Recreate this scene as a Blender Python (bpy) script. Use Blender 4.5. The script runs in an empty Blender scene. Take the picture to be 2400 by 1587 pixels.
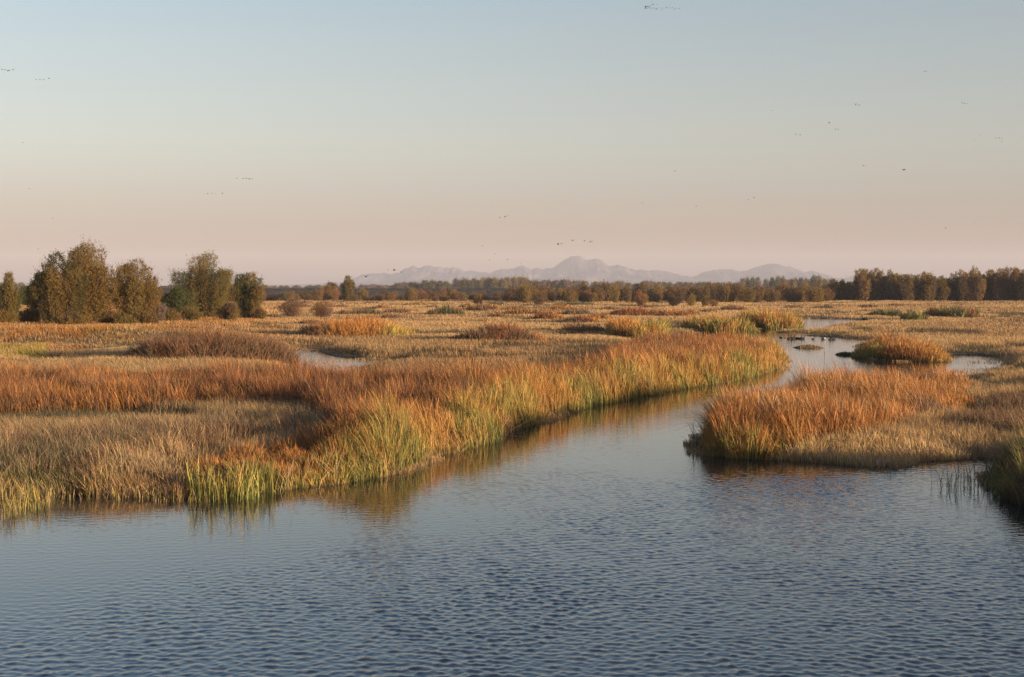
import bpy, math, random
import numpy as np
from math import radians as R
S = bpy.context.scene
COL = S.collection
# ---------------------------------------------------------------- camera
EYE = 6.0
FD, CXD, YH = 3293.0, 1185.5, 662.0          # focal length, centre column and horizon row for a 2371 px wide picture
cd = bpy.data.cameras.new('camera'); cam = bpy.data.objects.new('camera', cd); COL.objects.link(cam); S.camera = cam
cam.location = (0, 0, EYE); cam.rotation_euler = (R(90), 0, 0)
cd.sensor_width = 36; cd.lens = 50; cd.shift_y = -(784.0 - YH) / 2371.0
cd.clip_start = 0.5; cd.clip_end = 60000
# ---------------------------------------------------------------- sky and sun
SUN_EL, SUN_ROT = 7.0, 122.0
w = bpy.data.worlds.new('World'); S.world = w; w.use_nodes = True
nt = w.node_tree; L = nt.links.new
sk = nt.nodes.new('ShaderNodeTexSky'); sk.sky_type = 'NISHITA'; sk.sun_disc = False
sk.sun_elevation = R(SUN_EL); sk.sun_rotation = R(SUN_ROT)
sk.air_density = 1.0; sk.dust_density = 1.2; sk.ozone_density = 2.0; sk.altitude = 30
tc = nt.nodes.new('ShaderNodeTexCoord'); sp = nt.nodes.new('ShaderNodeSeparateXYZ'); L(tc.outputs['Generated'], sp.inputs[0])
rp = nt.nodes.new('ShaderNodeValToRGB'); L(sp.outputs['Z'], rp.inputs[0])
SKYT = [(0.0, (.83, 0.635, .88)), (0.05, (.865, 0.69, .88)), (0.10, (1.28, .97, .92)), (0.19, (1.39, 1.045, .90)), (0.30, (1.28, 1.20, 1.20)), (0.5, (1.10, 1.04, 1.10)), (1.0, (.65, .68, .85))]
el = rp.color_ramp.elements
while len(el) < len(SKYT): el.new(0.5)
rp.color_ramp.interpolation = 'B_SPLINE'
for e, (p, c) in zip(el, SKYT): e.position = p; e.color = (*[v * 0.5 for v in c], 1)
mx = nt.nodes.new('ShaderNodeVectorMath'); mx.operation = 'MULTIPLY'; L(sk.outputs[0], mx.inputs[0]); L(rp.outputs[0], mx.inputs[1])
bg = nt.nodes['Background']; L(mx.outputs[0], bg.inputs[0]); bg.inputs[1].default_value = 0.092 * 2
sd_ = bpy.data.lights.new('sun', 'SUN'); sun = bpy.data.objects.new('sun', sd_); COL.objects.link(sun)
sd_.energy = 5.0; sd_.angle = R(0.5); sd_.color = (1.0, 0.74, 0.48)
sun.rotation_euler = (R(90 - SUN_EL), 0, R(180 - SUN_ROT))
S.view_settings.view_transform = 'Standard'; S.view_settings.look = 'None'
S.view_settings.exposure = 1.30; S.view_settings.gamma = 1
S.cycles.use_denoising = True; S.cycles.denoising_prefilter = 'NONE'; S.cycles.use_adaptive_sampling = False
S.cycles.max_bounces = 5; S.cycles.diffuse_bounces = 1; S.cycles.glossy_bounces = 3; S.cycles.transmission_bounces = 2
S.cycles.transparent_max_bounces = 4; S.cycles.volume_bounces = 0
S.cycles.caustics_reflective = False; S.cycles.caustics_refractive = False
HAZE = 0.00007
# ---------------------------------------------------------------- helpers
RS = np.random.RandomState(7)
def _h(ix, iy, s):
    n = (ix.astype(np.int64) * 374761393 + iy.astype(np.int64) * 668265263 + s * 974634777) & 0xffffffff
    n = ((n ^ (n >> 13)) * 1274126177) & 0xffffffff
    return ((n ^ (n >> 16)) & 0xffff) / 65535.0
def vnoise(x, y, s=0):
    x = np.asarray(x, float); y = np.asarray(y, float)
    ix = np.floor(x); iy = np.floor(y); fx = x - ix; fy = y - iy
    fx = fx * fx * (3 - 2 * fx); fy = fy * fy * (3 - 2 * fy)
    a = _h(ix, iy, s); b = _h(ix + 1, iy, s); c = _h(ix, iy + 1, s); d = _h(ix + 1, iy + 1, s)
    return (a * (1 - fx) + b * fx) * (1 - fy) + (c * (1 - fx) + d * fx) * fy
def fbm(x, y, s=0, o=4):
    r = 0; a = .5; t = 0
    for k in range(o):
        r = r + a * vnoise(x * 2 ** k + 17.3 * k, y * 2 ** k - 9.1 * k, s + k); t += a; a *= .5
    return r / t
def sstep(a, b, x):
    t = np.clip((x - a) / (b - a), 0, 1); return t * t * (3 - 2 * t)
def gnd(px, py):
    Y = EYE * FD / (np.asarray(py, float) - YH); return (np.asarray(px, float) - CXD) / FD * Y, Y
def poly_w(pts):
    return [tuple(float(v) for v in gnd(*p)) for p in pts]
def sdist(X, Y, P):
    """signed distance to a polygon, positive inside"""
    X = np.asarray(X, float); Y = np.asarray(Y, float)
    d = np.full(X.shape, 1e18); ins = np.zeros(X.shape, bool); n = len(P)
    for i in range(n):
        ax, ay = P[i]; bx, by = P[(i + 1) % n]
        ex, ey = bx - ax, by - ay; L2 = ex * ex + ey * ey + 1e-12
        t = np.clip(((X - ax) * ex + (Y - ay) * ey) / L2, 0, 1)
        d = np.minimum(d, (X - ax - t * ex) ** 2 + (Y - ay - t * ey) ** 2)
        c = ((ay > Y) != (by > Y))
        with np.errstate(divide='ignore', invalid='ignore'):
            xi = (bx - ax) * (Y - ay) / (by - ay if by != ay else 1e-12) + ax
        ins ^= c & (X < xi)
    d = np.sqrt(d); return np.where(ins, d, -d)
# ---------------------------------------------------------------- the plan of the marsh: water edges
LEFT_SHORE = [(-1200, 1160), (-400, 1146), (0, 1137), (120, 1136), (250, 1139), (420, 1150), (560, 1147), (640, 1138), (700, 1130), (820, 1116), (900, 1102), (960, 1082),
    (1010, 1057), (1100, 1036), (1160, 1022), (1185, 1002), (1240, 985), (1270, 967), (1330, 952), (1400, 937), (1480, 922), (1560, 907),
    (1620, 895), (1700, 885), (1760, 870), (1810, 852), (1826, 836), (1800, 819), (1700, 808), (1560, 800), (1480, 793), (1445, 787),
    (1450, 782), (1550, 773), (1640, 770), (1750, 764), (1850, 752), (1853, 745), (1850, 740.5), (1870, 738), (1930, 738.5), (1975, 740)]
RIGHT_SHORE = [(2015, 742), (1965, 749), (1920, 758), (1890, 765), (1800, 768), (1790, 771), (1880, 773), (1850, 778), (1900, 780), (1975, 784), (2040, 790), (1985, 800), (1992, 832),
    (2080, 838), (2170, 836), (2200, 824), (2260, 822), (2325, 834), (2300, 852), (2250, 872), (2225, 890), (2150, 903), (2050, 909), (1900, 925), (1830, 945), (1760, 970),
    (1700, 990), (1648, 1010), (1626, 1036), (1640, 1056), (1700, 1062), (1850, 1068), (2000, 1080), (2080, 1083), (2150, 1068), (2250, 1062),
    (2330, 1064), (2335, 1080), (2300, 1110), (2285, 1145), (2330, 1165), (2420, 1190), (2600, 1230), (2900, 1260)]
RIVER = [(-90., -40.)] + poly_w(LEFT_SHORE) + poly_w(RIGHT_SHORE) + [(26., 27.), (30., 8.), (60., -40.)]
PONDS = [poly_w(p) for p in (
    [(690, 802), (735, 803), (722, 815), (760, 828), (830, 832), (925, 833), (925, 846), (835, 856), (800, 884), (705, 890), (676, 862), (682, 830)],
    [(190, 813), (330, 806), (400, 814), (300, 828), (200, 826)],
    [(1000, 846), (1060, 843), (1050, 849)])]
def water_sd(X, Y):
    # wobble the traced edges a little so that they are not straight between corners
    wx = X + ((vnoise(X * .8, Y * .8, 31) - .5) * 1.0 + (vnoise(X * .3, Y * .3, 33) - .5) * 1.3) * sstep(10, 60, Y); wy = Y + ((vnoise(X * .7, Y * .7, 37) - .5) * 1.3 + (vnoise(X * .27, Y * .27, 39) - .5) * 2.4) * sstep(20, 80, Y)
    d = sdist(wx, wy, RIVER)
    for p in PONDS: d = np.maximum(d, sdist(wx, wy, p))
    return d
def terr_land(X, Y):
    r = np.hypot(X, Y)
    px = X / np.maximum(Y, 1) * FD + CXD
    bank = sstep(760, 300, px) * sstep(128, 150, Y + (fbm(X / 9, Y / 9, 5) - .5) * 16) * sstep(420, 300, Y) * (Y > 0)
    z = .10 + .25 * (fbm(X / 14, Y / 14, 3) - .35) * sstep(30, 90, r) + 1.0 * bank + .25 * bank * (fbm(X / 3.5, Y / 3.5, 9) - .5)
    return z
def terr(X, Y, sd=None):
    X = np.asarray(X, float); Y = np.asarray(Y, float)
    if sd is None: sd = water_sd(X, Y)
    k = sstep(-1.2, 0.25, sd)                       # 0 on land, 1 in the water
    return terr_land(X, Y) * (1 - k) + (-.6) * k - .02 * (1 - k) * sstep(-3, 0, sd)
def place(px, py):
    """point on the ground seen at picture column px, row py"""
    X, Y = gnd(px, py)
    for _ in range(6):
        z = float(terr(np.array([X]), np.array([Y]))[0]); z = max(z, 0)
        Y = (EYE - z) * FD / (py - YH); X = (px - CXD) / FD * Y
    return float(X), float(Y), z
# ---------------------------------------------------------------- materials
def mat(name):
    m = bpy.data.materials.new(name); m.use_nodes = True; m.node_tree.nodes.clear(); return m
def nd(m, t, **k):
    n = m.node_tree.nodes.new(t)
    for a, b in k.items(): setattr(n, a, b)
    return n
def leafy_mat(name, trans=.35, hue=0.0, sheen=.25):
    m = mat(name); l = m.node_tree.links.new
    at = nd(m, 'ShaderNodeAttribute', attribute_name='Col')
    col = at.outputs['Color']
    if hue:
        oi = nd(m, 'ShaderNodeObjectInfo'); hs = nd(m, 'ShaderNodeHueSaturation')
        mr = nd(m, 'ShaderNodeMapRange'); l(oi.outputs['Random'], mr.inputs[0]); mr.inputs[3].default_value = .5 - hue; mr.inputs[4].default_value = .5 + hue * .6
        mm = nd(m, 'ShaderNodeMath', operation='MULTIPLY_ADD'); l(oi.outputs['Random'], mm.inputs[0]); mm.inputs[1].default_value = -.4; mm.inputs[2].default_value = 1.3
        l(mr.outputs[0], hs.inputs['Hue']); l(mm.outputs[0], hs.inputs['Value']); l(col, hs.inputs['Color']); col = hs.outputs[0]
    d = nd(m, 'ShaderNodeBsdfPrincipled'); d.inputs['Roughness'].default_value = .65; d.inputs['Specular IOR Level'].default_value = sheen; l(col, d.inputs['Base Color'])
    t = nd(m, 'ShaderNodeBsdfTranslucent'); l(col, t.inputs[0])
    x = nd(m, 'ShaderNodeMixShader'); x.inputs[0].default_value = trans; l(d.outputs[0], x.inputs[1]); l(t.outputs[0], x.inputs[2])
    o = nd(m, 'ShaderNodeOutputMaterial'); l(x.outputs[0], o.inputs[0]); return m
def noisy_mat(name, c1, c2, scale, rough=.9, bump=.3, c3=None, det=6):
    m = mat(name); l = m.node_tree.links.new
    g = nd(m, 'ShaderNodeNewGeometry'); n = nd(m, 'ShaderNodeTexNoise'); n.inputs['Scale'].default_value = scale; n.inputs['Detail'].default_value = det; l(g.outputs['Position'], n.inputs['Vector'])
    r = nd(m, 'ShaderNodeValToRGB'); r.color_ramp.elements[0].color = (*c1, 1); r.color_ramp.elements[1].color = (*c2, 1)
    r.color_ramp.elements[0].position = .35; r.color_ramp.elements[1].position = .65
    if c3: e = r.color_ramp.elements.new(.5); e.color = (*c3, 1)
    l(n.outputs[0], r.inputs[0])
    d = nd(m, 'ShaderNodeBsdfPrincipled'); d.inputs['Roughness'].default_value = rough; d.inputs['Specular IOR Level'].default_value = .1; l(r.outputs[0], d.inputs['Base Color'])
    if bump:
        b = nd(m, 'ShaderNodeBump'); b.inputs['Strength'].default_value = bump; b.inputs['Distance'].default_value = .5 / scale; l(n.outputs[0], b.inputs['Height']); l(b.outputs[0], d.inputs['Normal'])
    o = nd(m, 'ShaderNodeOutputMaterial'); l(d.outputs[0], o.inputs[0]); return m
M_REED = leafy_mat('reed_blades', .20)
M_GRASS = leafy_mat('meadow_grass', .40, sheen=.1)
M_LEAF = leafy_mat('willow_leaves', .42, sheen=.15)
M_FAR = leafy_mat('far_leaves', .35, hue=.010, sheen=.1)
M_BARK = noisy_mat('bark', (.06, .045, .03), (.12, .09, .065), 8, bump=.4)
M_GROUND = noisy_mat('marsh_soil', (.13, .095, .052), (.30, .22, .12), .8, c3=(.20, .145, .08))
M_LEVEE = noisy_mat('levee_earth', (.035, .032, .028), (.07, .06, .048), .25, bump=.2)
M_BIRD = noisy_mat('dark_feathers', (.02, .018, .016), (.05, .04, .035), 9, bump=0)
M_WBIRD = noisy_mat('white_feathers', (.6, .6, .58), (.75, .75, .72), 9, bump=0)
M_STAKE = noisy_mat('weathered_wood', (.30, .24, .18), (.45, .38, .30), 6, bump=.2)
M_WPAINT = noisy_mat('white_paint', (.7, .7, .7), (.8, .8, .78), 6, bump=0)
def wet_shore(m):
    n = m.node_tree; l = n.links.new; g = n.nodes['Geometry']; p = next(q for q in n.nodes if q.type == 'BSDF_PRINCIPLED'); src = p.inputs['Base Color'].links[0].from_socket
    sx = n.nodes.new('ShaderNodeSeparateXYZ'); l(g.outputs['Position'], sx.inputs[0])
    mr = n.nodes.new('ShaderNodeMapRange'); l(sx.outputs['Z'], mr.inputs[0]); mr.inputs[1].default_value = -.02; mr.inputs[2].default_value = .05
    mx = n.nodes.new('ShaderNodeMix'); mx.data_type = 'RGBA'; l(mr.outputs[0], mx.inputs[0]); mx.inputs[6].default_value = (.030, .022, .014, 1); l(src, mx.inputs[7]); l(mx.outputs[2], p.inputs['Base Color'])
wet_shore(M_GROUND)
# ---------------------------------------------------------------- mesh output
def add_mesh(name, V, faces_sizes, loops, material, colors=None, parent=None, smooth=False):
    me = bpy.data.meshes.new(name)
    V = np.ascontiguousarray(V, dtype=np.float32); loops = np.ascontiguousarray(loops, dtype=np.int32)
    sizes = np.asarray(faces_sizes, dtype=np.int32); starts = np.zeros(len(sizes), np.int32); starts[1:] = np.cumsum(sizes)[:-1]
    me.vertices.add(len(V)); me.vertices.foreach_set('co', V.ravel())
    me.loops.add(len(loops)); me.loops.foreach_set('vertex_index', loops)
    me.polygons.add(len(sizes)); me.polygons.foreach_set('loop_start', starts)
    if smooth: me.polygons.foreach_set('use_smooth', np.ones(len(sizes), bool))
    me.update(calc_edges=True); me.validate() if False else None
    if colors is not None:
        a = me.color_attributes.new('Col', 'FLOAT_COLOR', 'POINT')
        c = np.ones((len(V), 4), np.float32); c[:, :3] = colors; a.data.foreach_set('color', c.ravel())
    me.materials.append(material)
    ob = bpy.data.objects.new(name, me); COL.objects.link(ob)
    if parent: ob.parent = parent
    return ob
def tag(o, label=None, cat=None, group=None, kind=None):
    if label: o['label'] = label
    if cat: o['category'] = cat
    if group: o['group'] = group
    if kind or 'reeds' in o.name: o['kind'] = kind or 'thing'
    return o
def empty(name, loc):
    o = bpy.data.objects.new(name, None); COL.objects.link(o); o.location = loc; o.empty_display_size = .5; return o
def copy_tree(o, parent=None):
    kids = list(o.children)
    c = o.copy(); COL.objects.link(c); c.parent = parent
    for ch in kids: copy_tree(ch, c)
    return c
class Geo:
    def __init__(s): s.V = []; s.C = []; s.S = []; s.Lp = []; s.n = 0
    def add(s, V, sizes, loops, C):
        s.V.append(V); s.C.append(C); s.S.append(sizes); s.Lp.append(loops + s.n); s.n += len(V)
    def build(s, name, m, parent=None, smooth=False):
        return add_mesh(name, np.concatenate(s.V), np.concatenate(s.S), np.concatenate(s.Lp), m, np.concatenate(s.C), parent, smooth)
def blades(g, B, h, wd, lean, cb, ct, droop=None, tipw=.0):
    """curved tapering blades. B (N,3) feet, h heights, wd widths, lean (N,2) sideways reach of the tip as a share of h"""
    N = len(B)
    if N == 0: return
    a = RS.uniform(0, math.pi, N); wx = np.cos(a) * .5; wy = np.sin(a) * .5
    ts = [0, .45, .8, 1.0]; wf = [.85, 1.0, .7, 0]
    V = np.zeros((N, 7, 3), np.float32); C = np.zeros((N, 7, 3), np.float32)
    dr = np.zeros(N) if droop is None else droop
    k = 0
    for t, f in zip(ts, wf):
        bx = B[:, 0] + lean[:, 0] * h * t ** 2.2; by = B[:, 1] + lean[:, 1] * h * t ** 2.2
        bz = B[:, 2] + h * (t - dr * t ** 4 * .6)
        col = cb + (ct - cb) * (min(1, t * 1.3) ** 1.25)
        if f > 0:
            for sgn in (-1, 1):
                V[:, k, 0] = bx + sgn * wx * wd * f; V[:, k, 1] = by + sgn * wy * wd * f; V[:, k, 2] = bz; C[:, k] = col; k += 1
        else:
            V[:, k, 0] = bx; V[:, k, 1] = by; V[:, k, 2] = bz; C[:, k] = col; k += 1
    base = (np.arange(N) * 7)[:, None]
    lp = (base + np.array([0, 1, 3, 2, 2, 3, 5, 4, 4, 5, 6])[None]).ravel()
    g.add(V.reshape(-1, 3), np.tile([4, 4, 3], N), lp, C.reshape(-1, 3))
PAL = {  # (base, tip) plant colours; bases also darkened for the shade low among stems
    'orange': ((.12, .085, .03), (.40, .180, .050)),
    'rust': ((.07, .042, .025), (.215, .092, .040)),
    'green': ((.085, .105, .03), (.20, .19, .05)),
    'yellow': ((.13, .15, .035), (.38, .28, .075)),
    'twotone': ((.075, .10, .025), (.42, .225, .065)),
    'tan': ((.19, .135, .07), (.31, .22, .12)),
    'gold': ((.38, .245, .115), (.54, .345, .165)),
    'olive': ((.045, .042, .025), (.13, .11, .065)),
    'brown': ((.05, .034, .022), (.165, .10, .058)),
    'dark': ((.04, .045, .02), (.10, .09, .04)),
    'straw': ((.32, .22, .12), (.55, .37, .20)),
    'bright': ((.17, .18, .03), (.36, .29, .06)),
}
def colours(names, weights, N, jit=.22, pick=None):
    w_ = np.array(weights, float); w_ = w_ / w_.sum()
    k = RS.choice(len(names), N, p=w_) if pick is None else pick
    cb = np.array([PAL[n][0] for n in names])[k]; ct = np.array([PAL[n][1] for n in names])[k]
    j = np.exp(RS.normal(0, jit, (N, 1))); jh = 1 + RS.normal(0, .06, (N, 3))
    return np.clip(cb * j * jh, 0, .8), np.clip(ct * j * jh, 0, .8)
def sample(Pw, dens, near=20):
    """random feet inside a world polygon, as many per m2 as suits their distance"""
    P = np.array(Pw); x0, y0 = P.min(0); x1, y1 = P.max(0); y0 = max(y0, near)
    lo, hi = math.log(y0), math.log(y1)
    # columns by angle, rows by log distance: density falls with the square of the distance
    r = np.array([p[0] / max(p[1], 1) for p in Pw]); a0, a1 = r.min(), r.max()
    n = int((a1 - a0) * (hi - lo) * FD * dens)
    Y = np.exp(RS.uniform(lo, hi, n)); X = RS.uniform(a0, a1, n) * Y
    return X, Y
def lod_w(w0, Y, px=.36):
    return np.maximum(w0, px * Y / 1422.0)
WIND = (-.10, .0)
def tussock(X, Y, c, seed):
    """jittered cells: offset of each point from its nearest plant crown, and a random number per crown"""
    ix = np.floor(X / c); iy = np.floor(Y / c); bd = np.full(X.shape, 1e9); ox = np.zeros(X.shape); oy = np.zeros(X.shape); rr = np.zeros(X.shape)
    for dx in (-1, 0, 1):
        for dy in (-1, 0, 1):
            jx = ix + dx; jy = iy + dy; cx = (jx + _h(jx, jy, seed)) * c; cy = (jy + _h(jx, jy, seed + 1)) * c
            d = (X - cx) ** 2 + (Y - cy) ** 2; m = d < bd
            bd = np.where(m, d, bd); ox = np.where(m, X - cx, ox); oy = np.where(m, Y - cy, oy); rr = np.where(m, _h(jx, jy, seed + 2), rr)
    return ox / c, oy / c, np.sqrt(bd) / c, rr
# ---------------------------------------------------------------- ground and water sheets
def polar_grid(cols, rows):
    A, Rr = np.meshgrid(cols, rows); return Rr * np.sin(A), Rr * np.cos(A)
def grid_faces(nr, nc, wrap):
    i = np.arange(nr - 1)[:, None]; j = np.arange(nc if wrap else nc - 1)[None]
    a = i * nc + j; b = i * nc + (j + 1) % nc; c = (i + 1) * nc + (j + 1) % nc; d = (i + 1) * nc + j
    return np.stack([a, d, c, b], -1).reshape(-1, 4)
cols = np.concatenate([np.linspace(-24, 24, 620), np.linspace(24.5, 335.5, 120)]) * math.pi / 180
rows = np.concatenate([[1.0, 8, 16], np.exp(np.linspace(math.log(22), math.log(320), 760)), np.exp(np.linspace(math.log(323), math.log(30000), 90))])
gx, gy = polar_grid(cols, rows)
gs = water_sd(gx, gy); gz = terr(gx, gy, gs)
F = grid_faces(len(rows), len(cols), True)
V = np.stack([gx, gy, gz], -1).reshape(-1, 3)
V = np.concatenate([V, [[0, 0, -.6]]]); ci = len(V) - 1
nc = len(cols); fan = np.array([[ci, (j + 1) % nc, j] for j in range(nc)])[:, ::-1]
fan = fan[:, ::-1]
gobj = add_mesh('ground', V, np.concatenate([np.full(len(F), 4), np.full(len(fan), 3)]), np.concatenate([F.ravel(), fan.ravel()]), M_GROUND, smooth=True)
tag(gobj, kind='structure')
# water: one level sheet; how rough the wind makes it is stored per vertex from its shelter behind the banks
def water_mat():
    m = mat('river_water'); l = m.node_tree.links.new
    at = nd(m, 'ShaderNodeAttribute', attribute_name='ripple'); g = nd(m, 'ShaderNodeNewGeometry')
    def noise(sc, sx, sy, det, rough=.5):
        mp = nd(m, 'ShaderNodeMapping'); mp.inputs['Scale'].default_value = (sx, sy, 1); mp.inputs['Rotation'].default_value = (0, 0, R(8)); l(g.outputs['Position'], mp.inputs[0])
        n = nd(m, 'ShaderNodeTexNoise'); n.inputs['Scale'].default_value = sc; n.inputs['Detail'].default_value = det; n.inputs['Roughness'].default_value = rough; l(mp.outputs[0], n.inputs['Vector']); return n.outputs[0]
    def mul(a, b):
        n = nd(m, 'ShaderNodeMath', operation='MULTIPLY'); 
        for i, v in enumerate((a, b)):
            if isinstance(v, (int, float)): n.inputs[i].default_value = v
            else: l(v, n.inputs[i])
        return n.outputs[0]
    def add(a, b):
        n = nd(m, 'ShaderNodeMath', operation='ADD'); l(a, n.inputs[0]); l(b, n.inputs[1]); return n.outputs[0]
    h = add(mul(noise(4.2, .62, 1.0, 3, .55), .070), mul(noise(1.0, .6, 1.0, 2), .022))
    h = mul(h, at.outputs['Fac'])
    h = add(h, mul(noise(5.0, .14, 1.0, 2), .004))          # the faint long wavelets of the sheltered water
    b = nd(m, 'ShaderNodeBump'); b.inputs['Strength'].default_value = 1; b.inputs['Distance'].default_value = 1; l(h, b.inputs['Height'])
    d = nd(m, 'ShaderNodeBsdfPrincipled'); d.inputs['Base Color'].default_value = (.008, .012, .018, 1); d.inputs['Roughness'].default_value = .02; d.inputs['IOR'].default_value = 1.60
    l(b.outputs[0], d.inputs['Normal'])
    o = nd(m, 'ShaderNodeOutputMaterial'); l(d.outputs[0], o.inputs[0]); return m
M_WATER = water_mat()
wc = np.concatenate([np.linspace(-60, -22.2, 16), np.linspace(-22, 22, 860), np.linspace(22.2, 60, 16)]) * math.pi / 180
wr = np.concatenate([[1.0, 6, 12, 17], np.arange(20, 62, .044), np.exp(np.linspace(math.log(62.1), math.log(420), 170))])
wx, wy = polar_grid(wc, wr)
F = grid_faces(len(wr), len(wc), False)
wo = add_mesh('water', np.stack([wx, wy, wx * 0], -1).reshape(-1, 3), np.full(len(F), 4), F.ravel(), M_WATER, smooth=True)
tag(wo, kind='structure')
wpx = wx / np.maximum(wy, 1) * FD + CXD; wpy = YH + EYE * FD / np.maximum(wy, 1)
sdr = water_sd(wx, wy)
SH = poly_w([(-1500, 1160), (-400, 1140), (420, 1140), (640, 1120), (900, 1090), (1100, 1000), (1300, 900), (1640, 860), (1660, 1030), (1560, 1062), (1280, 1092), (1050, 1150), (820, 1212), (560, 1240), (250, 1300), (0, 1340), (-1500, 1600)])
shel = sdist(wx, wy, SH)
rip = sstep(1.5, -9, shel + (fbm(wx / 5, wy / 9, 44) - .5) * 9)
rip = .10 + rip * (.30 + 1.25 * fbm(wx / 5, wy / 9, 41) ** 1.3) 
rip *= .25 + .75 * sstep(0, 6, sdr)
rip = np.where(wy > 85, .04 + .22 * sstep(0, 8, sdr) * fbm(wx / 9, wy / 12, 43), rip)
# wind waves of the near water as real relief: many small wave trains running with the breeze
wz = np.zeros(wx.shape); wrs = np.random.RandomState(12); NW = 46
for i in range(NW):
    lam = .125 * (.40 / .125) ** ((i / (NW - 1.0)) ** 1.2); th = wrs.normal(0, .80) + .12; kx_, ky_ = math.sin(th), math.cos(th); ph = wrs.uniform(0, 6.28); q = 2 * math.pi / lam
    # each train bends and swells a little over the water
    loc = .55 + .9 * vnoise(wx / (lam * 7) + i * 3.1, wy / (lam * 7) - i * 1.7, 300 + i)
    wz += .0235 * lam / (2 * math.pi) * loc * np.sin(q * (kx_ * wx + ky_ * wy) + ph + 2.2 * vnoise(wx / (lam * 4), wy / (lam * 4), 400 + i))
edge_ = sstep(20, 21, np.hypot(wx, wy)) * sstep(62, 54, np.hypot(wx, wy)) * (np.abs(np.arctan2(wx, wy)) < R(22))
wz = (wz + np.abs(wz) * .25) * (rip * 1.15 + .05) * edge_
co_ = np.stack([wx, wy, wz], -1).reshape(-1, 3).astype(np.float32); wo.data.vertices.foreach_set('co', co_.ravel()); wo.data.update()
print('WAVE rms slope', float(np.sqrt(np.mean((np.diff(wz[300:500], axis=0) / .044) ** 2))))
rip = rip * (1 - .93 * edge_)
a = wo.data.attributes.new('ripple', 'FLOAT', 'POINT'); a.data.foreach_set('value', rip.ravel().astype(np.float32))
# ---------------------------------------------------------------- reed beds and grass
def reed_bed(name, label, cat, Pd, dens, hh, pal, wts, w0=.018, lean=.15, hscale=None, zoned=None, fringe=None, group=None, kind='thing', material=None,
             edge=1.2, gust=.10, drop=.18, clump=1.15, wander=0.0, hpatch=.3, world=None, holes=0.0, allow_water=False):
    Pw = world or poly_w(Pd)
    X, Y = sample(Pw, dens)
    Xw = X + (fbm(X / 3, Y / 3, 61) - .5) * 2.4 * wander; Yw = Y + (fbm(X / 3, Y / 3, 67) - .5) * 4 * wander
    s = sdist(Xw, Yw, Pw)
    k = s > 0; X, Y, s = X[k], Y[k], s[k]
    wd_ = water_sd(X, Y)
    k = (wd_ < (2.0 if allow_water else (.35 + 1.0 * vnoise(X * 1.1, Y * 1.1, 5) ** 1.5)))
    if holes: k &= (fbm(X / .9, Y / 1.6, 71) > holes) | (RS.rand(len(X)) < .12)
    X, Y, s, wd_ = X[k], Y[k], s[k], wd_[k]
    tu, tv, td, tr = tussock(X, Y, clump, 81); k = RS.rand(len(X)) > sstep(.35, .85, td) * .75
    X, Y, s, wd_, tu, tv, td, tr = [q[k] for q in (X, Y, s, wd_, tu, tv, td, tr)]
    cxn = tu; cyn = tv
    N = len(X)
    z = np.maximum(terr(X, Y, wd_), -.15 if not allow_water else -.05)
    e = sstep(0, edge, s) if edge else 1.0
    pn = .55 * fbm(X / 2.2, Y / 2.2, 91) + .45 * fbm(X / 7, Y / 7, 92, 2); pn2 = vnoise(X / .5, Y / .5, 93)
    h = RS.uniform(hh[0], hh[1], N) * (1 - hpatch * .5 + hpatch * 2.2 * (pn - .3) + .30 * (pn2 - .5)) * (.62 + .38 * e) * (.80 + .34 * tr) * (1.06 - .30 * td)
    g_ = fbm(X / 3.0, Y / 3.0, 95) - .5
    if hscale: h *= np.interp(X / Y * FD + CXD, [q[0] for q in hscale], [q[1] for q in hscale])
    ln = np.stack([WIND[0] + RS.normal(0, lean, N) + gust * g_ * 2 + cxn * .45, WIND[1] + RS.normal(0, lean, N) + cyn * .45], -1)
    # choose the plants by patch
    pf = fbm(X / 3.5, Y / 3.5, 101 + len(name)) + RS.normal(0, .06, N) + (_h(np.floor(tr * 9999), np.floor(tr * 77), 4) - .5) * .22
    order = np.argsort(np.argsort(pf)) / max(N, 1); cw = np.cumsum(np.array(wts, float) / sum(wts)); pick = np.searchsorted(cw, order).clip(0, len(wts) - 1)
    cb, ct = colours(pal, wts, N, pick=pick)
    if zoned:                                        # darker old growth away from the water
        m_ = RS.rand(N) < sstep(zoned[0], zoned[1], -wd_ + (fbm(X / 2.5, Y / 2.5, 115) - .5) * 5) * zoned[2]
        gb, gt = colours(['rust', 'brown', 'rust'], [1, 1, 1], int(m_.sum())); cb[m_] = gb; ct[m_] = gt
    if fringe:                                       # living green growth along the water
        f = sstep(fringe[1], 0, -wd_ + (fbm(X / 1.5, Y / 1.5, 111) - .5) * fringe[1] * 1.2); f = f * fringe[2]
        m_ = RS.rand(N) < f; q_ = fbm(X[m_] / 2.6, Y[m_] / 2.6, 117) + RS.normal(0, .08, int(m_.sum())) + (tr[m_] - .5) * .16; kk = np.where(q_ > .61, 0, np.where(q_ > .50, 1, 2))
        gb, gt = colours(['green', 'yellow', 'twotone'], [1, 1, 1], int(m_.sum()), pick=kk)
        cb[m_] = gb; ct[m_] = gt
    dr = np.where(RS.rand(N) < drop, RS.uniform(.4, 1.0, N), 0)
    ln[dr > 0] *= 2.6
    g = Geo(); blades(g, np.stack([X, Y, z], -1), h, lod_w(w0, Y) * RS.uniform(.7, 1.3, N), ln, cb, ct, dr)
    o = g.build(name, material or M_REED)
    tag(o, label, cat, group, None if kind == 'thing' else kind)
    print('BED', name, N); return o
MAIN_BEDS = []
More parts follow.
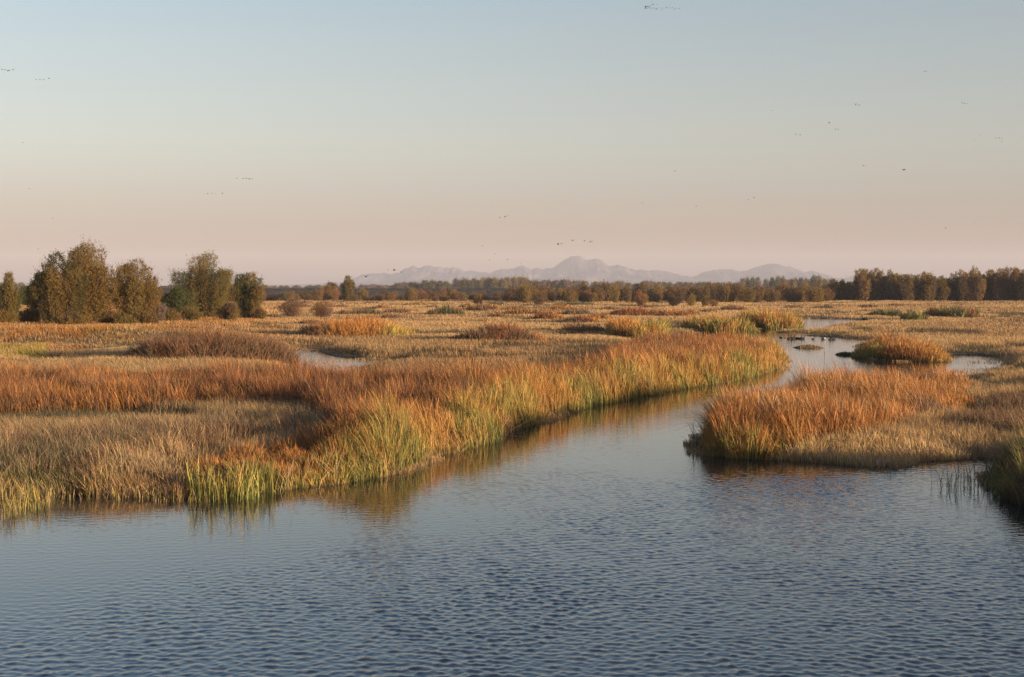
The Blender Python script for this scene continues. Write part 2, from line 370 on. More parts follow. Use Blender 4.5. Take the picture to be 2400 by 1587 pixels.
# left bank: rust and orange reeds with a green fringe, from the lower left corner of the bank to the bend
BANK = [(430, 1152), (560, 1147), (700, 1131), (820, 1117), (900, 1103), (960, 1083), (1010, 1058), (1100, 1037), (1160, 1023), (1185, 1003), (1240, 986), (1270, 968), (1330, 953),
        (1400, 938), (1480, 923), (1560, 908), (1620, 896), (1700, 884), (1770, 866), (1700, 866), (1560, 872), (1400, 888), (1270, 905), (1150, 918), (1000, 926), (900, 935), (780, 950), (700, 975), (760, 1010), (740, 1045), (640, 1075), (520, 1090), (440, 1110), (400, 1130)]
reed_bed('reeds', 'long tall reed bed, orange tops and green feet, lining the left bank', 'reeds', BANK, 250, (1.2, 1.95), ['orange', 'rust', 'twotone', 'rust', 'orange', 'brown'], [4, 2, 2, 2, 3, 1.5], fringe=(0, 3.0, .95), edge=.5, w0=.017,
    hscale=[(400, .35), (460, .5), (520, .6), (640, .75), (800, .92), (900, 1), (1500, 1), (1650, .8)], hpatch=.8, zoned=(3.0, 7.5, .8))
BROWN = [(-500, 985), (-100, 980), (200, 972), (420, 968), (640, 965), (760, 975), (860, 965), (1000, 940), (1000, 920), (900, 910), (640, 904), (300, 901), (0, 899), (-500, 899)]
reed_bed('reeds', 'broad band of rusty brown reeds across the left side of the marsh', 'reeds', BROWN, 260, (1.2, 1.8), ['rust', 'brown', 'orange', 'rust', 'brown'], [3, 2, 3, 1, 1], edge=1.5, wander=.8, w0=.016, hpatch=.5)
FRONT = [(-600, 1160), (-300, 1156), (0, 1152), (120, 1150), (250, 1152), (420, 1156), (440, 1110), (520, 1090), (640, 1075), (740, 1045), (760, 1010), (700, 1000), (500, 1025), (300, 1040), (0, 1045), (-600, 1045)]
reed_bed('dry_grass_bed', 'dull brown dry grass on the near left bank, dark along the water', 'dry grass', FRONT, 270, (.7, 1.3), ['tan', 'gold', 'brown', 'tan', 'olive'], [2.5, 1, 4, 2, 1.5], w0=.013, lean=.24, edge=2, fringe=(0, 1.2, .3), drop=.25, hpatch=.6)
BEND = [(1400, 850), (1460, 832), (1480, 820), (1560, 812), (1640, 808), (1740, 812), (1800, 820), (1826, 836), (1812, 852), (1762, 869), (1700, 885), (1620, 896), (1560, 905), (1480, 900), (1420, 885), (1400, 865)]
reed_bed('reeds', 'rusty topped reed bed on the point where the channel bends behind it', 'reeds', BEND, 280, (1.3, 1.95), ['rust', 'orange', 'rust', 'orange', 'twotone', 'brown'], [3, 3, 3, 2, 2, 1], fringe=(0, 3.0, .9), edge=.8, hpatch=.5, zoned=(4, 9, .7))
RIGHT = [(1626, 1038), (1640, 1057), (1700, 1063), (1790, 1067), (1880, 1052), (2000, 1040), (2090, 1020), (2150, 1000), (2230, 985), (2270, 955), (2250, 905), (2150, 903), (2050, 908), (1900, 924), (1830, 944), (1760, 969), (1700, 989), (1648, 1010)]
reed_bed('reeds', 'large bright orange reed bed standing in the water right of the channel', 'reeds', RIGHT, 290, (1.3, 2.0), ['orange', 'rust', 'orange', 'straw', 'orange', 'brown'], [3, 2.5, 3, 1, 2, 1.5], fringe=(0, 1.4, .6), edge=.5, w0=.018, drop=.25, hpatch=.5,
    hscale=[(1620, .85), (1700, .97), (2000, 1), (2150, .85), (2260, .5)])
APRON = [(1780, 1067), (1850, 1070), (2000, 1082), (2080, 1086), (2150, 1070), (2250, 1064), (2340, 1064), (2420, 1075), (2800, 1100), (2800, 1010), (2371, 1010), (2200, 1010), (2090, 1018), (2000, 1036), (1880, 1050)]
reed_bed('dry_grass_bed', 'pale straw grass apron along the water in front of the orange reeds', 'dry grass', APRON, 260, (.35, .85), ['tan', 'gold', 'yellow', 'straw', 'tan'], [2, 3, 1, 2, 2], w0=.011, lean=.24, edge=.8, allow_water=True)
BRUSH = [(2120, 1020), (2200, 1030), (2371, 1052), (2800, 1090), (2800, 950), (2371, 938), (2270, 945), (2250, 975), (2150, 1000)]
reed_bed('weed_bed', 'brown tangled weeds between the orange reeds and the right edge', 'weeds', BRUSH, 230, (.6, 1.2), ['brown', 'olive', 'rust', 'tan'], [3, 1, 1, 1], w0=.013, lean=.32, edge=2, drop=.3, hpatch=.8)
CORNER = [(2275, 1112), (2300, 1150), (2345, 1168), (2440, 1196), (2600, 1235), (2900, 1262), (3100, 1180), (2700, 1105), (2450, 1085), (2345, 1072)]  # reeds here take dark colours in place of shade from the right
reed_bed('reeds', 'green reeds, coloured dark for shade, at the water edge in the lower right corner', 'reeds', CORNER, 210, (.75, 1.5), ['dark', 'green', 'yellow', 'brown', 'dark'], [3, 3, 1, 2, 2], w0=.014, lean=.18, edge=.6, allow_water=True, holes=.42, hpatch=.6,
    hscale=[(2275, .6), (2360, 1), (2600, 1.1)])
# sparse stems wading beside the corner bed
def stems(name, label, cat, pts_area, n, hh, pal, wts, w0, lean, seed, z0=-.05, lod=.5):
    RS.seed(seed); P = poly_w(pts_area); X, Y = [], []
    A = np.array(P); tx = RS.uniform(A[:, 0].min(), A[:, 0].max(), n * 40); ty = RS.uniform(A[:, 1].min(), A[:, 1].max(), n * 40)
    dn = vnoise(tx * 3, ty * 3, seed); k = (sdist(tx, ty, P) > 0) & (RS.rand(n * 40) < dn ** 2 * 2); X = tx[k][:n]; Y = ty[k][:n]; N = len(X)
    cb, ct = colours(pal, wts, N)
    dr = np.where(RS.rand(N) < .3, RS.uniform(.4, 1.1, N), 0); ln = RS.normal(0, lean, (N, 2)); ln[dr > 0] *= 2.5
    g = Geo(); blades(g, np.stack([X, Y, np.full(N, z0)], -1), RS.uniform(hh[0], hh[1], N), lod_w(w0, Y, lod), ln, cb, ct, dr)
    return tag(g.build(name, M_REED), label, cat)
stems('wading_reeds', 'sparse dark bent reed stems wading left of the corner reeds', 'reeds', [(2150, 1120), (2170, 1140), (2240, 1148), (2300, 1152), (2310, 1120), (2290, 1105), (2220, 1112)], 110, (.3, 1.0), ['dark'], [1], .014, .25, 5)
stems('fallen_stems', 'litter of fallen and leaning dry stems along the foot of the left reed bed', 'reeds', [(560, 1146), (700, 1138), (900, 1108), (1010, 1062), (1160, 1028), (1200, 1005), (1190, 995), (1150, 1008), (1000, 1040), (890, 1085), (700, 1118), (560, 1132)], 420, (.5, 1.3), ['straw', 'brown', 'tan', 'dark'], [2, 2, 2, 1], .016, .75, 15)
stems('wading_sedge', 'pale green sedge tuft growing in the shallow water at the left edge', 'sedge', [(-300, 1200), (-100, 1215), (0, 1208), (60, 1192), (122, 1180), (118, 1160), (60, 1152), (-300, 1150)], 1500, (.3, .75), ['yellow', 'tan', 'green'], [3, 2, 1], .012, .2, 6)
stems('wading_sedge', 'thin line of short sedge stems in the water under the dull brown grass', 'sedge', [(100, 1150), (120, 1160), (300, 1162), (430, 1166), (520, 1162), (520, 1148), (250, 1146)], 420, (.15, .5), ['yellow', 'tan', 'brown'], [2, 2, 2], .012, .2, 8)
stems('green_reed_tuft', 'bright yellow green reed tufts standing out in front of the left bank', 'reeds', [(425, 1140), (440, 1162), (500, 1170), (580, 1160), (640, 1146), (620, 1130), (500, 1136)], 300, (.6, 1.3), ['yellow', 'green'], [3, 2], .022, .16, 9)
stems('broken_reeds', 'few broken dark reed stems lying off the tip of the orange reeds', 'reeds', [(1590, 1030), (1600, 1045), (1632, 1052), (1640, 1030), (1625, 1018)], 60, (.3, 1.1), ['dark', 'brown'], [2, 1], .015, .45, 12)
# meadow grass over everything else: nobody could count it
RS.seed(21)
def meadow():
    g = Geo(); tot = 0
    busy = [poly_w(p) for p in (BANK, BROWN, FRONT, BEND, RIGHT, BRUSH)]
    for (dens, y0, y1) in ((240, 27, 115), (220, 115, 230), (160, 230, 640)):
        a0, a1 = -.47, .47
        n = int((a1 - a0) * math.log(y1 / y0) * FD * dens)
        Y = np.exp(RS.uniform(math.log(y0), math.log(y1), n)); X = RS.uniform(a0, a1, n) * Y
        wd_ = water_sd(X, Y); px = X / Y * FD + CXD; py = YH + EYE * FD / Y
        k = wd_ < .1 + .3 * (fbm(X, Y, 7) - .3)
        # seen through thin grass, the shallow pools keep some stems
        k |= (wd_ < 4) & (Y > 70) & (Y < 140) & (RS.rand(n) < .30 * sstep(.42, .62, fbm(X / 1.5, Y / 3, 9))) & ((px < 1000) | (px > 2180))
        k &= (Y > 42) | (X > 17)
        for P in busy: k &= ~((sdist(X, Y, P) > .6) & (RS.rand(n) < .93))
        X, Y, wd_, px, py = X[k], Y[k], wd_[k], px[k], py[k]; N = len(X)
        tu, tv, td, tr = tussock(X, Y, np.where(Y < 115, .8, np.where(Y < 230, 1.5, 3.0)), 85)
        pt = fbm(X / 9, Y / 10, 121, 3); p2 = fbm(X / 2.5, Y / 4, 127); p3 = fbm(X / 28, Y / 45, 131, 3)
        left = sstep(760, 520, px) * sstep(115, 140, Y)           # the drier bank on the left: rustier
        low = sstep(.65, .55, pt)                                 # 1 = tall gold grass, 0 = low olive grass painted in for shadow patches
        pick = np.zeros(N, int)                                   # gold tan olive orange brown bright
        u = RS.rand(N)
        pick = np.where(u < .68, 0, 1)
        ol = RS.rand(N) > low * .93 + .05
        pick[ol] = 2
        br = (p3 > .56) & (RS.rand(N) < .35); pick[br] = 4
        lk = RS.rand(N) < left * .75; pick[lk] = np.where(p2[lk] > .52, 3, np.where(RS.rand(int(lk.sum())) < .4, 4, 0))
        yg = (px < 110) & (py > 812) & (py < 838) & (RS.rand(N) < .55); pick[yg] = 5
        yg = (px > 200) & (px < 350) & (py > 788) & (py < 808) & (RS.rand(N) < .12); pick[yg] = 5
        near = (Y < 100) & (px < 1000) & (RS.rand(N) < .6); pick[near & (pick < 2)] = 1
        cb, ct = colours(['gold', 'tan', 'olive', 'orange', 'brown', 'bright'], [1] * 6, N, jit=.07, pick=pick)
        h = RS.uniform(.45, .75, N) * (.45 + .55 * low + .35 * (p2 - .5)) * (.80 + .40 * sstep(200, 90, Y))
        h *= .25 + .75 * sstep(.2, -3.5 , wd_ + (p2 - .5) * 2.5); h = h * (.93 + .14 * tr)
        gl = fbm(X / 5, Y / 7, 137) - .5
        ln = np.stack([-.12 + RS.normal(0, .16, N) + .7 * gl + .15 * tu, RS.normal(0, .16, N) + .3 * gl + .15 * tv], -1)
        z = np.maximum(terr(X, Y, wd_), -.05)
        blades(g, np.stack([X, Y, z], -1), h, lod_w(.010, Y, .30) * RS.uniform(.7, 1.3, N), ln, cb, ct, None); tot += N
    print('MEADOW', tot)
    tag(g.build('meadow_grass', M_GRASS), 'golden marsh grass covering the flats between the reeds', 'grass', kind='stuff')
meadow()
# ---------------------------------------------------------------- separate clumps: domes of reed or sedge
def dome(name, label, cat, cx, py, half, top, pal, wts, dens=300, depth=None, lean=.22, hmax=None, group=None, seed=1, flat=2.0, fringe=False, w0=.02, grad=None):
    RS.seed(seed)
    X0, Y0 = gnd(cx, py); rx = half / FD * Y0; ry = depth or min(rx * .9, 9.0)
    Yc = Y0 + ry; rx = half / FD * Yc; Xc = (cx - CXD) / FD * Yc
    zt = EYE - (top - YH) / FD * Yc                                # how high the crest stands
    H = max(hmax or zt, .35)
    n = int(4 * rx * ry * (FD / Yc ** 2) * dens * .75) + 60
    r = np.sqrt(RS.rand(n)); t = RS.uniform(0, 2 * math.pi, n)
    wob = 1 + .22 * (vnoise(np.cos(t) * 2 + seed, np.sin(t) * 2, seed) - .5) * 2
    u = r * np.cos(t) * wob; v = r * np.sin(t) * wob
    X = Xc + u * rx; Y = Yc + v * ry
    prof = 1.12 * (1 - np.clip(np.hypot(u, v), 0, 1.1) ** (flat * 1.35) * .72).clip(.12, 1)
    hn = fbm(X / (rx * .35 + .3), Y / (rx * .35 + .3), seed + 7)
    tu, tv, td, tr = tussock(X, Y, max(.8, rx * .16), seed)
    h = H * prof * (.78 + .9 * (hn - .4)) * (.86 + .3 * tr) * (1.05 - .22 * td) * RS.uniform(.75, 1.08, n)
    ln = np.stack([u * .30 + RS.normal(0, lean, n), v * .25 + RS.normal(0, lean, n)], -1)
    pf = fbm(X / (rx * .5), Y / (rx * .5), seed + 3) + RS.normal(0, .06, n)
    if grad is not None: pf = pf * .5 + grad * u * .35 + .2  # sorts colours sideways; on some clumps paints the end away from the sun dark
    o_ = np.argsort(np.argsort(pf)) / n; cw = np.cumsum(np.array(wts, float) / sum(wts)); pick = np.searchsorted(cw, o_).clip(0, len(wts) - 1)
    cb, ct = colours(pal, wts, n, jit=.2, pick=pick)
    if fringe:
        m_ = (RS.rand(n) < sstep(-.1, -.9, v) * .9); gb, gt = colours(['green', 'yellow'], [1, 1], int(m_.sum())); cb[m_] = gb; ct[m_] = gt
    z = np.maximum(terr(X, Y), 0)
    dr = np.where(RS.rand(n) < .2, RS.uniform(.3, .9, n), 0)
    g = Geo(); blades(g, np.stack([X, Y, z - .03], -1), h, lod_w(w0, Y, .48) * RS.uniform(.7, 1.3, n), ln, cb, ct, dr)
    o = g.build(name, M_REED); tag(o, label, cat, group); print('DOME', name, n, round(Yc), round(H, 2)); return o
DOMES = [
 ('sedge_hummock', 'big rounded brown hummock of fine rushes behind the rusty reed band', 'hummock', 490, 856, 195, 766, ['brown', 'brown', 'rust', 'olive'], [4, 2, 2, 1], dict(depth=7, lean=.3, dens=330, flat=2.4)),
 ('sedge_hummock', 'long low brown reed hummock alone in the middle of the golden meadow', 'hummock', 1160, 803, 118, 752, ['brown', 'rust', 'brown', 'orange'], [4, 3, 2, 1], dict(depth=5, grad=1)),
 ('reeds', 'wide orange reed clump with its shaded left end coloured dark, above the pale pool', 'reeds', 822, 792, 138, 738, ['brown', 'orange', 'orange', 'yellow'], [1.2, 3, 3, 1.5], dict(depth=8, grad=1, flat=3)),
 ('reeds', 'dark brown reed clump joined to the left of the bright green reeds', 'reeds', 1350, 781, 70, 752, ['brown', 'dark', 'rust'], [2, 1, 2], dict(depth=6)),
 ('reeds', 'bright yellow green and orange reed clump at the left end of the far pool', 'reeds', 1475, 787, 80, 735, ['green', 'yellow', 'orange', 'twotone'], [1, 3, 3, 2], dict(depth=9, flat=4, grad=-.5)),
 ('reeds', 'orange and green reed island right of the channel with open water all round', 'reeds', 2083, 839, 95, 776, ['yellow', 'orange', 'rust', 'orange', 'twotone'], [2, 3, 3, 3, 3], dict(depth=7, flat=1.9, grad=.6)),
 ('reeds', 'dark green reed clump left of the meadow centre under the treeline', 'reeds', 1030, 734, 46, 707, ['dark', 'dark', 'brown'], [3, 2, 1], dict(depth=6)),
 ('reeds', 'low dark brown reed clump left of the dark green one', 'reeds', 832, 734, 62, 713, ['dark', 'brown', 'rust'], [2, 3, 1], dict(depth=6)),
 ('reeds', 'brown and orange reed clump just right of the dark green one', 'reeds', 1120, 722, 52, 703, ['brown', 'rust', 'orange', 'yellow'], [2, 2, 1, 1], dict(depth=9)),
 ('reeds', 'small brown reed clump seen between the shrubs and the dark green clump', 'reeds', 918, 730, 30, 710, ['brown', 'rust'], [2, 2], dict(depth=6)),
 ('reeds', 'long orange brown reed clump in the far meadow behind the lone hummock', 'reeds', 1225, 733, 62, 711, ['orange', 'brown', 'tan'], [2, 2, 1], dict(depth=9)),
 ('reeds', 'rusty reed clump lying left of the bright green reed clump in the far meadow', 'reeds', 1272, 744, 40, 718, ['rust', 'orange'], [2, 2], dict(depth=6)),
 ('reeds', 'low olive reed clump beside the rusty ones of the far meadow', 'reeds', 1335, 733, 34, 712, ['olive', 'brown', 'orange'], [2, 2, 1], dict(depth=7)),
 ('reeds', 'low brown reed clump directly above the dark brown one', 'reeds', 1350, 752, 48, 728, ['brown', 'rust', 'orange'], [2, 2, 1], dict(depth=6, grad=1)),
 ('reeds', 'large red brown reed clump right of centre in the far meadow', 'reeds', 1462, 737, 54, 711, ['rust', 'rust', 'orange'], [3, 2, 1], dict(depth=9)),
 ('reeds', 'small red brown reed clump at the right end of the rusty row', 'reeds', 1560, 738, 38, 716, ['rust', 'orange', 'brown'], [2, 2, 1], dict(depth=8)),
 ('reeds', 'small pale brown bush like clump above the lone hummock', 'reeds', 1143, 772, 24, 748, ['brown', 'tan', 'rust'], [2, 1, 2], dict(depth=3, lean=.3)),
 ('reeds', 'small brown reed clump at the left foot of the far meadow row', 'reeds', 1150, 741, 26, 722, ['brown', 'rust'], [2, 2], dict(depth=5)),
 ('reeds', 'left green half of the long reed row beside the far channel', 'reeds', 1662, 771, 84, 731, ['green', 'yellow', 'brown', 'orange', 'twotone'], [1.5, 2, 1, 2, 2], dict(depth=8, flat=5)),
 ('reeds', 'right yellow green half of the long reed row beside the far channel', 'reeds', 1778, 762, 78, 720, ['green', 'yellow', 'orange', 'twotone'], [1, 2, 2, 2], dict(depth=9, flat=5)),
 ('reeds', 'low dark green reed clump on the far right flat', 'reeds', 2052, 737, 36, 713, ['dark', 'dark', 'green'], [3, 2, 1], dict(depth=8)),
 ('reeds', 'ragged dark green reed clump right of the low dark one on the far flat', 'reeds', 2118, 748, 28, 716, ['dark', 'green'], [3, 1.5], dict(depth=5)),
 ('reeds', 'long brown topped green reed clump on the far right flat', 'reeds', 2205, 739, 58, 710, ['rust', 'green', 'olive', 'brown'], [2, 2, 1, 1], dict(depth=10, flat=4)),
 ('reeds', 'dark low sedge clump on the mud right of the far channel', 'sedge', 2000, 774, 38, 757, ['dark', 'brown'], [3, 2], dict(depth=4, grad=1)),
 ('reeds', 'tiny tan tuft alone on the right flat', 'sedge', 2312, 764, 14, 752, ['tan', 'brown'], [1, 1], dict(depth=2)),
 ('sedge', 'thin tan sedge islet in open water left of the pale marker stake', 'islet', 1872, 807, 34, 803, ['tan', 'olive'], [2, 1], dict(depth=1.4, hmax=.3, dens=900)),
 ('sedge', 'thin dark sedge islet touching the left side of the reed island', 'islet', 1968, 824, 32, 817, ['dark', 'olive'], [2, 1], dict(depth=1.4, hmax=.35, dens=900)),
 ('reeds', 'brown reed clump under the far dark treeline right of the channel', 'reeds', 2076, 712, 20, 702, ['rust', 'brown'], [2, 1], dict(depth=8)),
 ('reeds', 'low brown brush clump on the far flat above the channel end', 'reeds', 1908, 717, 26, 706, ['brown', 'olive'], [2, 1], dict(depth=8)),
 ('reeds', 'pinkish brown brush clump left of the far channel reeds', 'reeds', 1700, 723, 34, 706, ['brown', 'rust'], [2, 1], dict(depth=9)),
 ('reeds', 'low orange green reed clump near the left shrubs of the far meadow', 'reeds', 968, 710, 48, 699, ['orange', 'dark', 'yellow'], [2, 2, 1], dict(depth=12)),
 ('reeds', 'dark reed fringe below the tall shrubs of the treeline centre', 'reeds', 1330, 709, 60, 700, ['dark', 'olive'], [2, 1], dict(depth=12)),
]
for i, (nm, lb, ct_, cx, py, hf, tp, pal, wts, kw) in enumerate(DOMES):
    dome(nm, lb, ct_, cx, py, hf, tp, pal, wts, seed=200 + i, **kw)
SMALL = []
mr_ = random.Random(77)
for (cx, py, hf, ht, kind_) in [(650, 722, 26, 9, 'russet'), (700, 716, 30, 8, 'brown'), (745, 724, 22, 9, 'russet'), (790, 716, 24, 7, 'brown'), (880, 716, 20, 7, 'russet'), (905, 742, 26, 11, 'brown'), (955, 726, 20, 7, 'russet'), (1000, 716, 18, 6, 'brown'),
    (1060, 727, 24, 10, 'russet'), (1085, 716, 26, 9, 'brown'), (1190, 722, 26, 9, 'brown'), (1300, 722, 30, 11, 'russet'), (1390, 745, 30, 13, 'russet'), (1415, 722, 26, 9, 'brown'), (1520, 733, 26, 12, 'russet'), (1600, 735, 22, 11, 'russet'), (1640, 728, 24, 9, 'brown'),
    (1225, 712, 20, 6, 'dark'), (1150, 709, 22, 7, 'dark'), (860, 705, 24, 6, 'brown'), (700, 706, 30, 6, 'brown'), (1500, 716, 24, 7, 'brown'), (640, 745, 30, 10, 'dark'), (720, 758, 34, 12, 'brown'), (600, 762, 30, 8, 'dark'), (540, 757, 26, 7, 'brown'), (250, 772, 34, 10, 'dark'), (120, 785, 40, 9, 'russet'), (50, 768, 40, 12, 'brown'), (330, 768, 30, 8, 'russet'),
    (420, 756, 40, 12, 'brown'), (170, 764, 40, 12, 'brown'), (300, 756, 44, 12, 'brown'), (540, 742, 40, 9, 'brown'), (2010, 716, 22, 8, 'brown'), (1840, 716, 26, 6, 'brown'), (2290, 745, 26, 6, 'brown'), (2170, 757, 20, 6, 'brown')]:
    p_, w_ = {'russet': (['rust', 'orange', 'brown'], [2, 2, 1]), 'brown': (['brown', 'rust', 'olive'], [3, 1.5, 1]), 'dark': (['dark', 'brown', 'olive'], [2, 2, 1])}[kind_]
    o_ = dome('reeds', 'x', 'brush mound', cx, py, hf, py - ht * 1.5, p_, w_, seed=500 + cx, depth=mr_.uniform(3.5, 6), lean=.28, hmax=None, group='low brush mounds in the middle distance', dens=420)
    SMALL.append((cx, py, kind_, o_))
# ---------------------------------------------------------------- trees
def tube(g, pts, radii, col, seg=6):
    pts = [np.array(p, float) for p in pts]; ring = []
    for i, p in enumerate(pts):
        d = pts[min(i + 1, len(pts) - 1)] - pts[max(i - 1, 0)]; d /= np.linalg.norm(d) + 1e-9
        a = np.cross(d, (0.31, .9, .12)); a /= np.linalg.norm(a); b = np.cross(d, a)
        for k in range(seg):
            th = 2 * math.pi * k / seg; ring.append(p + radii[i] * (a * math.cos(th) + b * math.sin(th)))
    F = []
    for i in range(len(pts) - 1):
        for k in range(seg): F += [i * seg + k, i * seg + (k + 1) % seg, (i + 1) * seg + (k + 1) % seg, (i + 1) * seg + k]
    g.add(np.array(ring), np.full(len(F) // 4, 4), np.array(F), np.tile(col, (len(ring), 1)))
def leafcards(g, P, size, col, up=.5):
    N = len(P); d = RS.normal(0, 1, (N, 3)); d[:, 2] = np.abs(d[:, 2]) * up + .55; d /= np.linalg.norm(d, axis=1)[:, None]
    s = np.cross(d, RS.normal(0, 1, (N, 3))); s /= np.linalg.norm(s, axis=1)[:, None] + 1e-9
    l_ = (size * RS.uniform(.7, 1.4, N))[:, None]; w_ = l_ * .32
    V = np.stack([P - d * l_ * .5, P + s * w_ * .5, P + d * l_ * .5, P - s * w_ * .5], 1)
    g.add(V.reshape(-1, 3), np.full(N, 4), np.arange(N * 4), np.repeat(col, 4, 0))
TREEC = {'ochre': (.19, .125, .04), 'olive': (.185, .135, .042), 'green': (.10, .10, .032), 'bright': (.075, .088, .032), 'dark': (.065, .06, .024), 'rust': (.20, .105, .05), 'brown': (.12, .08, .045), 'grey': (.19, .145, .12), 'slate': (.125, .108, .08)}
def make_tree(name, W, H, plumes, leaf, n_twig, per, cols_, seed, spread=.5, shape='plume', low=.04, m=None, trunk_r=.12):
    """root empty > trunk (all limbs), crown. plumes = leafy limbs reaching up from the foot"""
    RS.seed(seed); root = empty(name, (0, 0, 0)); gt = Geo(); gc = Geo()
    if shape == 'plume': plumes = int(plumes * 1.7); spread *= .80; n_twig = int(n_twig * .75)
    bark = np.array((1, 1, 1.))
    for q in range(plumes):
        if shape == 'plume':
            f = (q + .5) / plumes * 2 - 1; ox = f * W * .40 + RS.normal(0, W * .03); oy = RS.uniform(-1, 1) * W * .32
            hh = H * (1 - .30 * abs(f) ** 2) * RS.uniform(.68, 1.0) if q != plumes // 2 else H
            rad = W * .5 * spread * RS.uniform(.75, 1.1); z0 = hh * low; zc0, zc1 = z0, hh
        else:                                                       # round headed, on a bole
            th = RS.uniform(0, 2 * math.pi); rr = W * .30 * math.sqrt(RS.rand()); ox, oy = rr * math.cos(th), rr * math.sin(th)
            hh = H * RS.uniform(.72, 1.0) if q else H; rad = W * .27 * RS.uniform(.8, 1.2); zc0, zc1 = max(H * low, hh - rad * 2.2), hh
        tip = np.array([ox, oy, hh * .96]); foot = np.array([ox * .18, oy * .18, -.2]); mid = foot * .35 + tip * .45 + np.array([ox * .1, oy * .1, 0]); 
        tube(gt, [foot, (foot + mid) / 2 + RS.normal(0, .03 * W, 3) * .5, mid, tip], [trunk_r * 1.0, trunk_r * .8, trunk_r * .55, trunk_r * .15], bark, 5)
        base = np.array(TREEC[cols_[RS.randint(len(cols_))]])
        n = int(n_twig * (1 if shape != 'plume' else (hh / H) ** .7))
        t = RS.beta(1.25, 1.1, n); zz = zc0 + (zc1 - zc0) * t
        prof = np.interp(t, [0, .2, .5, .8, .93, 1], [.5, .75, .95, 1.0, .75, .45]) if shape == 'plume' else np.sin(math.pi * np.clip(.08 + .92 * t, 0, 1) ** .8) ** .6 * .95 + .05
        a = RS.uniform(0, 2 * math.pi, n); r = np.sqrt(RS.rand(n)) * .55 + .38
        lump = .55 + .85 * vnoise(a * 1.5 + q * 7, zz / (rad * .45 + .2), seed + q)
        ax = ox * (.50 + .58 * t) if shape == 'plume' else ox; ay = oy * (.50 + .58 * t) if shape == 'plume' else oy
        s = np.stack([ax + np.cos(a) * r * rad * prof * lump, ay + np.sin(a) * r * rad * prof * lump, zz], -1)
        # a twig runs up and outward, its leaves strung along it
        dirv = np.stack([np.cos(a) * .45, np.sin(a) * .45, RS.uniform(.5, 1.0, n)], -1); dirv += RS.normal(0, .18, (n, 3)); ln_ = rad * np.where(RS.rand(n) < .25, RS.uniform(.5, 1.1, n), RS.uniform(.2, .5, n))
        u = RS.rand(n, per); P = s[:, None] + dirv[:, None] * (ln_[:, None, None] * u[..., None]) + RS.normal(0, leaf * .45, (n, per, 3))
        P = P.reshape(-1, 3); P[:, 2] = np.clip(P[:, 2], .03, None)
        tw = np.exp(RS.normal(0, .14, n)); c = base[None] * tw[:, None]; c = np.repeat(c, per, 0) * np.exp(RS.normal(0, .10, (n * per, 1)))
        leafcards(gc, P, leaf, c)
    tr = gt.build('trunk', M_BARK, root); cr = gc.build('crown', m or M_LEAF, root)
    return root
def near_tree(label, cat, cx, py, width, top, plumes, cols_, seed, name='willow_tree', group=None, **k):
    X, Y, z = place(cx, py); W = 1.13 * width / FD * Y; H = (py - top) / FD * Y
    t = make_tree(name, W, H, plumes, k.pop('leaf', .30) * .58, int(k.pop('n_twig', 330) * 3.1), k.pop('per', 9), cols_, seed, **k)
    t.location = (X, Y, z); tag(t, label, cat, group); return t
near_tree('tallest willow, ochre leaved and many stemmed, on the left bank', 'tree', 203, 752, 118, 568, 7, ['ochre', 'ochre', 'olive', 'ochre'], 301, n_twig=420)
near_tree('dark topped olive willow leaning against the left side of the tallest one', 'tree', 138, 756, 108, 588, 5, ['olive', 'ochre', 'olive', 'ochre', 'dark'], 302, n_twig=400)
near_tree('low sprawling willow left of the dark topped one', 'tree', 96, 750, 60, 632, 4, ['olive', 'ochre'], 303)
near_tree('loose gappy ochre willow just right of the tallest one', 'tree', 312, 750, 108, 603, 7, ['ochre', 'olive', 'olive', 'ochre'], 304, n_twig=260, spread=.42)
near_tree('small rounded bright green willow bush between two willow groups', 'bush', 414, 740, 70, 668, 4, ['bright', 'green'], 305, name='willow_bush', spread=.6, n_twig=330)
near_tree('broad dark green willow standing alone right of the bright green bush', 'tree', 472, 740, 126, 589, 8, ['olive', 'olive', 'green', 'ochre', 'dark'], 306, n_twig=380, spread=.42)
near_tree('pointed green willow at the right end of the left grove', 'tree', 574, 740, 74, 632, 5, ['olive', 'green', 'ochre'], 307)
near_tree('dark green willow cut off by the left edge', 'tree', 18, 742, 56, 634, 4, ['dark', 'green', 'olive'], 308)
near_tree('reddish dry shrub between the loose willow and the bright green bush', 'shrub', 366, 748, 30, 694, 3, ['rust', 'grey', 'brown'], 309, name='dry_shrub', spread=.8, n_twig=200, leaf=.22)
near_tree('small pale green tree seen far between the edge willow and the grove', 'tree', 59, 712, 26, 660, 3, ['green', 'bright'], 310, name='small_tree', n_twig=160, spread=.8)
for k_, (cx_, py_, w_, t_, lb_) in enumerate(((70, 752, 44, 716, 'low olive brush at the left foot of the grove'), (165, 762, 60, 728, 'low brush under the tallest willow'), (255, 757, 44, 722, 'low brush filling the gap right of the tallest willow'), (292, 758, 40, 732, 'low brush at the left foot of the loose ochre willow'),
    (345, 756, 36, 726, 'low brush at the right foot of the loose ochre willow'), (395, 748, 30, 716, 'low brush at the left foot of the bright green bush'), (440, 747, 46, 712, 'low brush between the bright green bush and the broad dark willow'), (528, 746, 44, 702, 'low brush joining the broad willow and the pointed green willow'), (600, 744, 26, 716, 'low brush at the right end of the grove'), (8, 756, 50, 722, 'low brush under the willow at the left edge'))):
    near_tree(lb_, 'shrub', cx_, py_, w_, t_, 4, [['olive', 'ochre'], ['brown', 'ochre'], ['olive', 'rust']][k_ % 3], 330 + k_, name='low_shrub', spread=.75, n_twig=110, leaf=.26)
